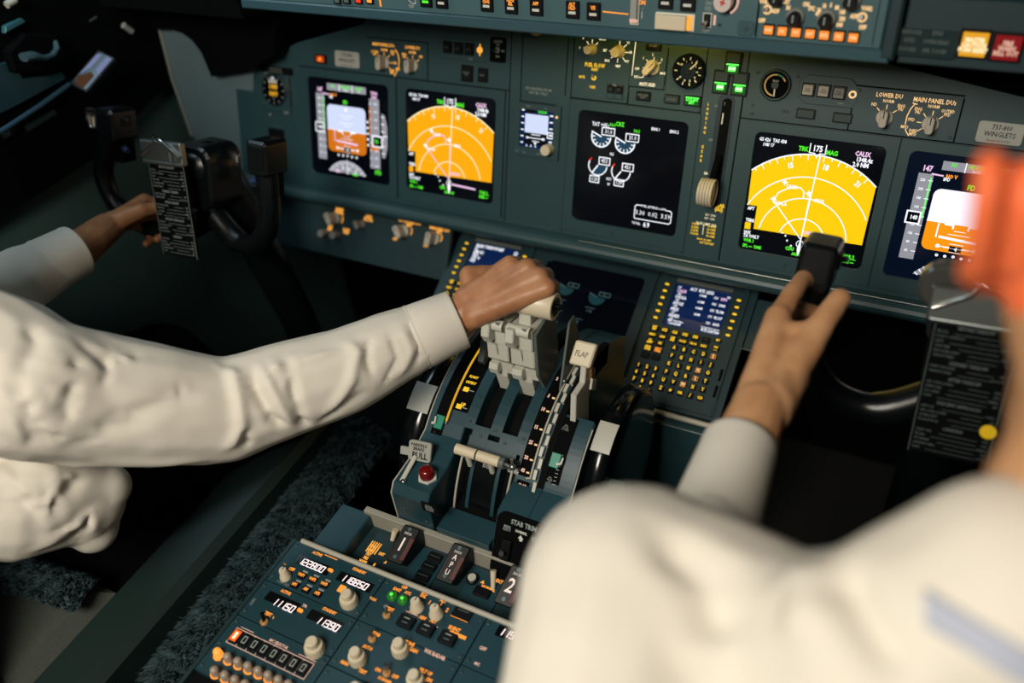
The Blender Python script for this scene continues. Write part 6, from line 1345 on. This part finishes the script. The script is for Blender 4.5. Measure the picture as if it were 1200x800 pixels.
# right hand closed over the thrust lever grips
mI, mM, mR_, mP = dep(598, 311, 1.068), dep(618, 314, 1.056), dep(632, 324, 1.046), dep(641, 337, 1.038)
W1, W2 = dep(550, 352, 1.083), dep(556, 369, 1.075)
capsule(b, W1, .021, W, .024); capsule(b, W2, .0185, W, .022)
for q, s_, r0, r1 in ((mI, W1, .020, .0135), (mM, W1 * .6 + W2 * .4, .020, .0130), (mR_, W1 * .3 + W2 * .7, .019, .0125), (mP, W2, .018, .0120)): capsule(b, s_, r0, q, r1)
capsule(b, dep(580, 345, 1.075), .019, dep(618, 338, 1.062), .015)
af = Vector((-.20, .95, .0)).normalized(); dn = Vector((0, 0, -1))
for q, l, r in ((mI, 1.0, .0112), (mM, 1.08, .0112), (mR_, 1.0, .0108), (mP, .82, .0100)):
    p1 = q + af * .030 * l + dn * .020 * l; p2 = p1 + dn * .024 * l - af * .002; p3 = p2 - af * .018 * l + dn * .006
    chain(b, [(q, r * 1.05), (p1, r), (p2, r * .92), (p3, r * .85)])
t0, t1, t2, t3 = dep(556, 350, 1.088), dep(549, 322, 1.093), dep(574, 321, 1.102), dep(598, 317, 1.112)
chain(b, [(t0, .0180), (t1, .0125), (t2, .0120), (t3, .0105)]); capsule(b, t0, .018, dep(575, 328, 1.09), .014)
# left hand around the left wheel
hand(b, WL, dep(182, 240, 1.50) - WL, (-.6, -.35, .7), -1, (.9, 1.3, .9))
body = smoothmesh(b, .0026, 7, SKIN1, 'body', capt, disp=lambda c, n: .0006 * noise.noise(c * 60))
# shirt
b = MB(); chest = Vector((-.63, -.79, .87))
chain(b, [(hips + Vector((.04, 0, .02)), .115), (chest + Vector((.03, .02, -.12)), .120), (chest + Vector((.06, .0, .02)), .125), (sR + Vector((-.03, .005, -.005)), .075)])
chain(b, [(hips + Vector((-.05, 0, .02)), .115), (chest + Vector((-.06, .02, -.12)), .120), (chest + Vector((-.06, .0, .02)), .125), (sL + Vector((.03, .005, -.005)), .075)])
capsule(b, chest + Vector((0, 0, .12)), .11, neck + Vector((0, 0, -.045)), .082); capsule(b, neck + Vector((0, 0, -.055)), .078, sR, .080); capsule(b, neck + Vector((0, 0, -.055)), .078, sL, .080)
chain(b, [(sR, .080), (dep(40, 455, .925), .080), (uaR, .0775), (dep(190, 475, 1.0), .0715), (elR, .0640), (dep(330, 458, 1.05), .0600), (faR, .0560), (dep(455, 410, 1.083), .0490), (dep(492, 394, 1.09), .0425)])
chain(b, [(sL, .080), (elL, .062), (dep(30, 325, 1.25), .048), (dep(62, 308, 1.28), .041)])
# loose tail over the belt
chain(b, [(dep(20, 590, 1.02), .07), (dep(95, 588, 1.06), .052), (dep(108, 618, 1.07), .032)]); capsule(b, dep(60, 572, 1.03), .066, dep(124, 570, 1.06), .030)
FL = [(pl([(0, 474), (60, 460), (110, 445), (155, 428)], .90, .95), -.0065, .008), (pl([(80, 490), (150, 482), (205, 466), (255, 452)], .92, .99), -.0055, .009),
      (pl([(262, 418), (275, 440), (282, 470), (284, 500), (268, 540)], .99, .98), .0075, .0075), (pl([(296, 432), (300, 455), (318, 488), (336, 505)], 1.0, 1.0), -.009, .0065),
      (pl([(318, 424), (326, 438), (336, 450)], 1.01, 1.02), .005, .006), (pl([(338, 428), (342, 455), (352, 490), (366, 512)], 1.01, 1.02), -.0085, .006), (pl([(304, 428), (322, 462), (342, 498)], 1.0, 1.0), .0055, .006),
      (pl([(408, 396), (420, 412), (412, 445), (385, 490)], 1.02, 1.02), .006, .007), (pl([(395, 410), (350, 430), (345, 424)], 1.02, 1.02), .0045, .005), (pl([(432, 395), (430, 420), (436, 440)], 1.03, 1.03), -.005, .005),
      (pl([(480, 378), (495, 402), (490, 440)], 1.05, 1.05), -.004, .005), (pl([(470, 385), (482, 410), (472, 445)], 1.045, 1.045), .0035, .005), (pl([(456, 390), (466, 420), (452, 455)], 1.04, 1.04), -.0035, .004),
      (pl([(36, 375), (42, 400), (28, 440)], .88, .87), -.008, .010), (pl([(95, 392), (120, 415), (150, 400)], .90, .92), -.004, .008), (pl([(148, 392), (152, 405), (130, 425)], .92, .92), .004, .006), (pl([(60, 545), (140, 532), (240, 545)], .93, .99), .004, .008), (pl([(286, 500), (288, 525)], 1, 1), -.008, .006), (pl([(375, 500), (400, 470), (430, 455)], 1.03, 1.04), -.004, .006),
      (pl([(0, 590), (50, 585), (105, 560)], .98, 1.0), -.008, .009), (pl([(30, 625), (80, 610), (100, 600), (110, 620)], 1.0, 1.04), .008, .008), (pl([(0, 560), (40, 575), (70, 600)], .98, 1.0), .007, .009), (pl([(75, 612), (95, 600), (90, 628)], 1.03, 1.03), -.009, .006)]
shirt = smoothmesh(b, .0042, 9, SHIRT, 'shirt', capt, disp=folds(FL, .0016, 17))
cuffpart('right_cuff', dep(484, 397, 1.09), dep(537, 374, 1.097), .0435, .0395, capt); cuffpart('left_cuff', dep(48, 314, 1.265), dep(90, 293, 1.305), .0415, .0400, capt)
b = MB(); 
for sx in (-1, 1): chain(b, [(hips + Vector((sx * .08, .0, -.02)), .10), (Vector((-.60 + sx * .12, -.46, .60)), .08), (Vector((-.60 + sx * .12, -.25, .12)), .055), (Vector((-.60 + sx * .12, -.10, .06)), .045)])
smoothmesh(b, .01, 4, TROUS, 'trousers', capt)
b = MB(); capsule(b, hd + Vector((0, -.01, .045)), .097, hd + Vector((0, -.03, -.02)), .09); smoothmesh(b, .006, 3, HAIR, 'hair', capt)
b = MB(); b.ring(0, 0, .056, .068, -.035, .018, SHIRT, 40, F=Frame(neck + Vector((0, 0, .02)), (1, 0, 0), (0, 1, .1), (0, -.1, 1))); b.build('collar', capt)

# ---------------- copilot (right seat) ---------------------------------------------------
fo = thing('person', (.52, -.88, .46), 'blurred person in the right foreground, white shirt back, hand gripping the wheel', 'person')
sL = dep(760, 715, .56); sR = Vector((.80, -.88, 1.04)); neck = Vector((.562, -.815, 1.135)); hips = Vector((.56, -.94, .64))
cu = dep(853, 570, .745); W = dep(890, 478, .795); el = Vector((.300, -.775, .845)); hd = Vector((.563, -.735, 1.345))
b = MB()
chain(b, [(hips, .10), (Vector((.56, -.94, .80)), .10), (Vector((.56, -.91, .97)), .09), (neck, .055), (dep(1332, 470, .415), .055), (hd + Vector((0, -.01, -.05)), .055)])
chain(b, [(Vector((.56, -.88, 1.04)), .05), (sL, .045), (el, .040), (cu, .033), (W, .026)])
capsule(b, hd + Vector((.0, -.02, .03)), .090, hd + Vector((0, .03, -.055)), .066); capsule(b, hd + Vector((0, .10, -.01)), .012, hd + Vector((0, .115, -.028)), .014); capsule(b, hd + Vector((-.02, .095, -.058)), .009, hd + Vector((.02, .095, -.058)), .009)
chain(b, [(dep(1268, 330, .37), .032), (dep(1302, 440, .40), .040), (dep(1322, 510, .41), .048), (dep(1305, 585, .42), .058)])
# left ear: rim, lobe and hollow
er = dep(1172, 262, .358)
for i in range(12):
    a0 = 2 * pi * i / 12; a1 = 2 * pi * (i + 1) / 12
    def ep(a): return er + Vector((-.006 - .004 * math.sin(a), math.cos(a) * .017 - .006 * math.sin(a), math.sin(a) * .030))
    capsule(b, ep(a0), .0058, ep(a1), .0058)
capsule(b, er + Vector((.010, .004, .012)), .017, er + Vector((.012, .004, -.012)), .015); capsule(b, er + Vector((-.003, .004, -.028)), .0085, er + Vector((0, .006, -.033)), .0075)
elR = Vector((.84, -.74, .82)); WR = Vector((.74, -.50, .90)); chain(b, [(neck, .05), (sR, .05), (elR, .040), (WR, .027)])
hand(b, WR, (-.1, 1, .3), (.7, -.1, .8), -1, (.5, 1.0, .8))
# left hand wrapped round the black grip
gI, gM, gR_, gP = dep(912, 372, .862), dep(908, 395, .858), dep(903, 418, .852), dep(900, 438, .846)
W1, W2 = dep(884, 476, .800), dep(902, 482, .795)
for q, s_, r0, r1 in ((gI, W1, .021, .0140), (gM, W1, .020, .0138), (gR_, W1, .020, .0135), (gP, W1, .019, .0130)): capsule(b, s_, r0, q, r1)
capsule(b, dep(918, 398, .850), .0165, dep(908, 450, .822), .021); capsule(b, dep(938, 410, .848), .014, dep(912, 452, .815), .021); capsule(b, dep(928, 425, .842), .018, dep(903, 470, .80), .023)
capsule(b, dep(914, 392, .850), .0135, dep(946, 392, .842), .0135); capsule(b, W2, .0215, dep(925, 440, .825), .020); capsule(b, W1, .022, W, .0255)
chain(b, [(gI, .0118), (dep(928, 345, .885), .0108), (dep(942, 326, .912), .0098), (dep(962, 330, .930), .0088)])
chain(b, [(gM, .0115), (dep(915, 372, .895), .0108), (dep(934, 362, .925), .0098), (dep(955, 366, .935), .0088)])
chain(b, [(gR_, .0115), (dep(912, 402, .892), .0105), (dep(930, 396, .920), .0096), (dep(950, 398, .928), .0086)])
chain(b, [(gP, .0110), (dep(912, 428, .882), .0100), (dep(930, 425, .905), .0090), (dep(948, 427, .910), .0082)])
chain(b, [(dep(920, 440, .822), .0205), (dep(948, 402, .835), .0165), (dep(967, 373, .842), .0130), (dep(984, 350, .852), .0112)])
body = smoothmesh(b, .0026, 7, SKIN2, 'body', fo, disp=lambda c, n: .0006 * noise.noise(c * 60))
body.data.materials.append(mat('backlit_red_ear_skin', (.75, .15, .05), .45, sss=.3, spec=.3))  # naturally redder ear; light from behind is also put into this colour
eo = Vector(fo['_o'])
for p in body.data.polygons:
    d = (p.center + eo - er); 
    if d.length < .043 and d.x < .02: p.material_index = 1
b = MB()
chain(b, [(hips + Vector((-.05, 0, .02)), .13), (Vector((.50, -.94, .80)), .135), (Vector((.49, -.94, .94)), .125), (dep(714, 860, .505), .073)])
chain(b, [(hips + Vector((.06, 0, .02)), .13), (Vector((.60, -.93, .80)), .135), (Vector((.62, -.93, .97)), .125), (sR + Vector((-.02, 0, -.01)), .080)])
chain(b, [(Vector((.555, -.92, 1.0)), .11), (Vector((.56, -.87, 1.08)), .085)]); chain(b, [(dep(714, 860, .505), .073), (dep(748, 705, .555), .079), (dep(930, 785, .50), .070), (dep(1033, 775, .44), .060), (dep(1188, 700, .42), .060), (Vector((.57, -.85, 1.07)), .075)]); chain(b, [(sR, .078), (Vector((.66, -.86, 1.08)), .072), (Vector((.565, -.85, 1.10)), .075)])
chain(b, [(dep(748, 705, .555), .079), (el, .055), (dep(832, 622, .695), .036)])
chain(b, [(sR, .08), (elR, .062), (WR + Vector((.02, -.05, -.02)), .045)])
FL = [(pl([(770, 620), (830, 690), (850, 760)], .50, .46), -.012, .014), (pl([(980, 660), (1010, 720), (1060, 790)], .42, .38), -.010, .010), (pl([(900, 640), (960, 700), (970, 760)], .45, .42), .009, .013)]
fs = smoothmesh(b, .0050, 9, SHIRT, 'shirt', fo, disp=folds(FL, .0030, 11, 4.))
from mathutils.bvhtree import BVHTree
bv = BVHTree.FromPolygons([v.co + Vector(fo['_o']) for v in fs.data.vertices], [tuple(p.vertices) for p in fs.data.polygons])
def streak(q0, q1, wv, nu=14, nv=5):
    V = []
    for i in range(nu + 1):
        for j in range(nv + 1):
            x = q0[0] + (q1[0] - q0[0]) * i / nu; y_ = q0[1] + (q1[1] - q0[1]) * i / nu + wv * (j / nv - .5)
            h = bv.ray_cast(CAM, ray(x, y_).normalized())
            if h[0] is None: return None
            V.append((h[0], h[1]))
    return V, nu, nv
sp_ = streak((1085, 712), (1235, 800), 42)  # bluish streak laid over the shirt at the shoulder
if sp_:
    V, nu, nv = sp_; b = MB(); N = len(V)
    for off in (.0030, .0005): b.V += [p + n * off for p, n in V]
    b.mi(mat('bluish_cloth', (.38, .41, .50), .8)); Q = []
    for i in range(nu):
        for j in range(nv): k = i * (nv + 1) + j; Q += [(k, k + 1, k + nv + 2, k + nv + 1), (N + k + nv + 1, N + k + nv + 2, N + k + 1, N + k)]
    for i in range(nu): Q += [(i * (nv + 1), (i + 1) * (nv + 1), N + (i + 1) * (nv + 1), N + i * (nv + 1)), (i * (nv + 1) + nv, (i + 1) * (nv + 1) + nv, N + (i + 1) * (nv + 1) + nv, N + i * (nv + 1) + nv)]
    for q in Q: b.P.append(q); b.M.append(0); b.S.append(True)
    b.build('bluish_streak', fo)['label'] = 'bluish shoulder strap'
cuffpart('left_cuff', dep(826, 640, .690), dep(868, 520, .768), .0385, .0335, fo)
b = MB()
for sx in (-1, 1): chain(b, [(hips + Vector((sx * .08, .0, -.02)), .10), (Vector((.58 + sx * .12, -.50, .60)), .08), (Vector((.56 + sx * .12, -.28, .12)), .055), (Vector((.56 + sx * .12, -.12, .06)), .045)])
smoothmesh(b, .01, 4, TROUS, 'trousers', fo)
b = MB(); capsule(b, hd + Vector((.008, -.03, .055)), .092, hd + Vector((.01, -.05, .0)), .085); smoothmesh(b, .006, 3, HAIR, 'hair', fo)
nk = dep(1225, 520, .44)
b = MB(); CF = Frame(Vector((.562, -.818, 1.142)), (1, 0, .05), (0, 1, .25), (0, -.25, 1)); b.ring(0, 0, .060, .080, -.035, .020, SHIRT, 44, F=CF); b.build('collar', fo)
# ---- light -------------------------------------------------------------------
def area(name, loc, target, size, power, col, sy=None):
    l = bpy.data.lights.new(name, 'AREA'); l.energy = power; l.color = col; l.shape = 'RECTANGLE'; l.size = size; l.size_y = sy or size
    o = bpy.data.objects.new(name, l); COL.objects.link(o); o.location = loc
    o.rotation_euler = (Vector(target) - Vector(loc)).to_track_quat('-Z', 'Y').to_euler(); return o
area('dome_lamp', (.02, -1.80, 2.18), (.0, -.65, .9), .6, 33, (1, .92, .80))
area('map_lamp', (-.45, -1.6, 2.1), (-.45, -.8, .9), .3, 1.5, (1, .88, .72))
area('under_glareshield_flood', (.055, -.068, 1.135), (.055, .0, 1.03), .14, .20, (1, .70, .10), .012)
area('side_window_light', (-.95, -.35, 1.75), (-.75, .0, .9), .5, 4.0, (.66, .86, 1))
w = bpy.data.worlds.new('world'); w.use_nodes = True; w.node_tree.nodes['Background'].inputs[0].default_value = (.01, .05, .07, 1); w.node_tree.nodes['Background'].inputs[1].default_value = .10; SC.world = w
SC.view_settings.view_transform = 'Standard'; SC.view_settings.look = 'None'; SC.view_settings.gamma = 1; SC.view_settings.exposure = 0; SC.view_settings.use_curve_mapping = False
SC.cycles.use_denoising = True; SC.cycles.max_bounces = 6; SC.cycles.sample_clamp_indirect = 3
for o in bpy.data.objects:
    if '_o' in o: del o['_o']
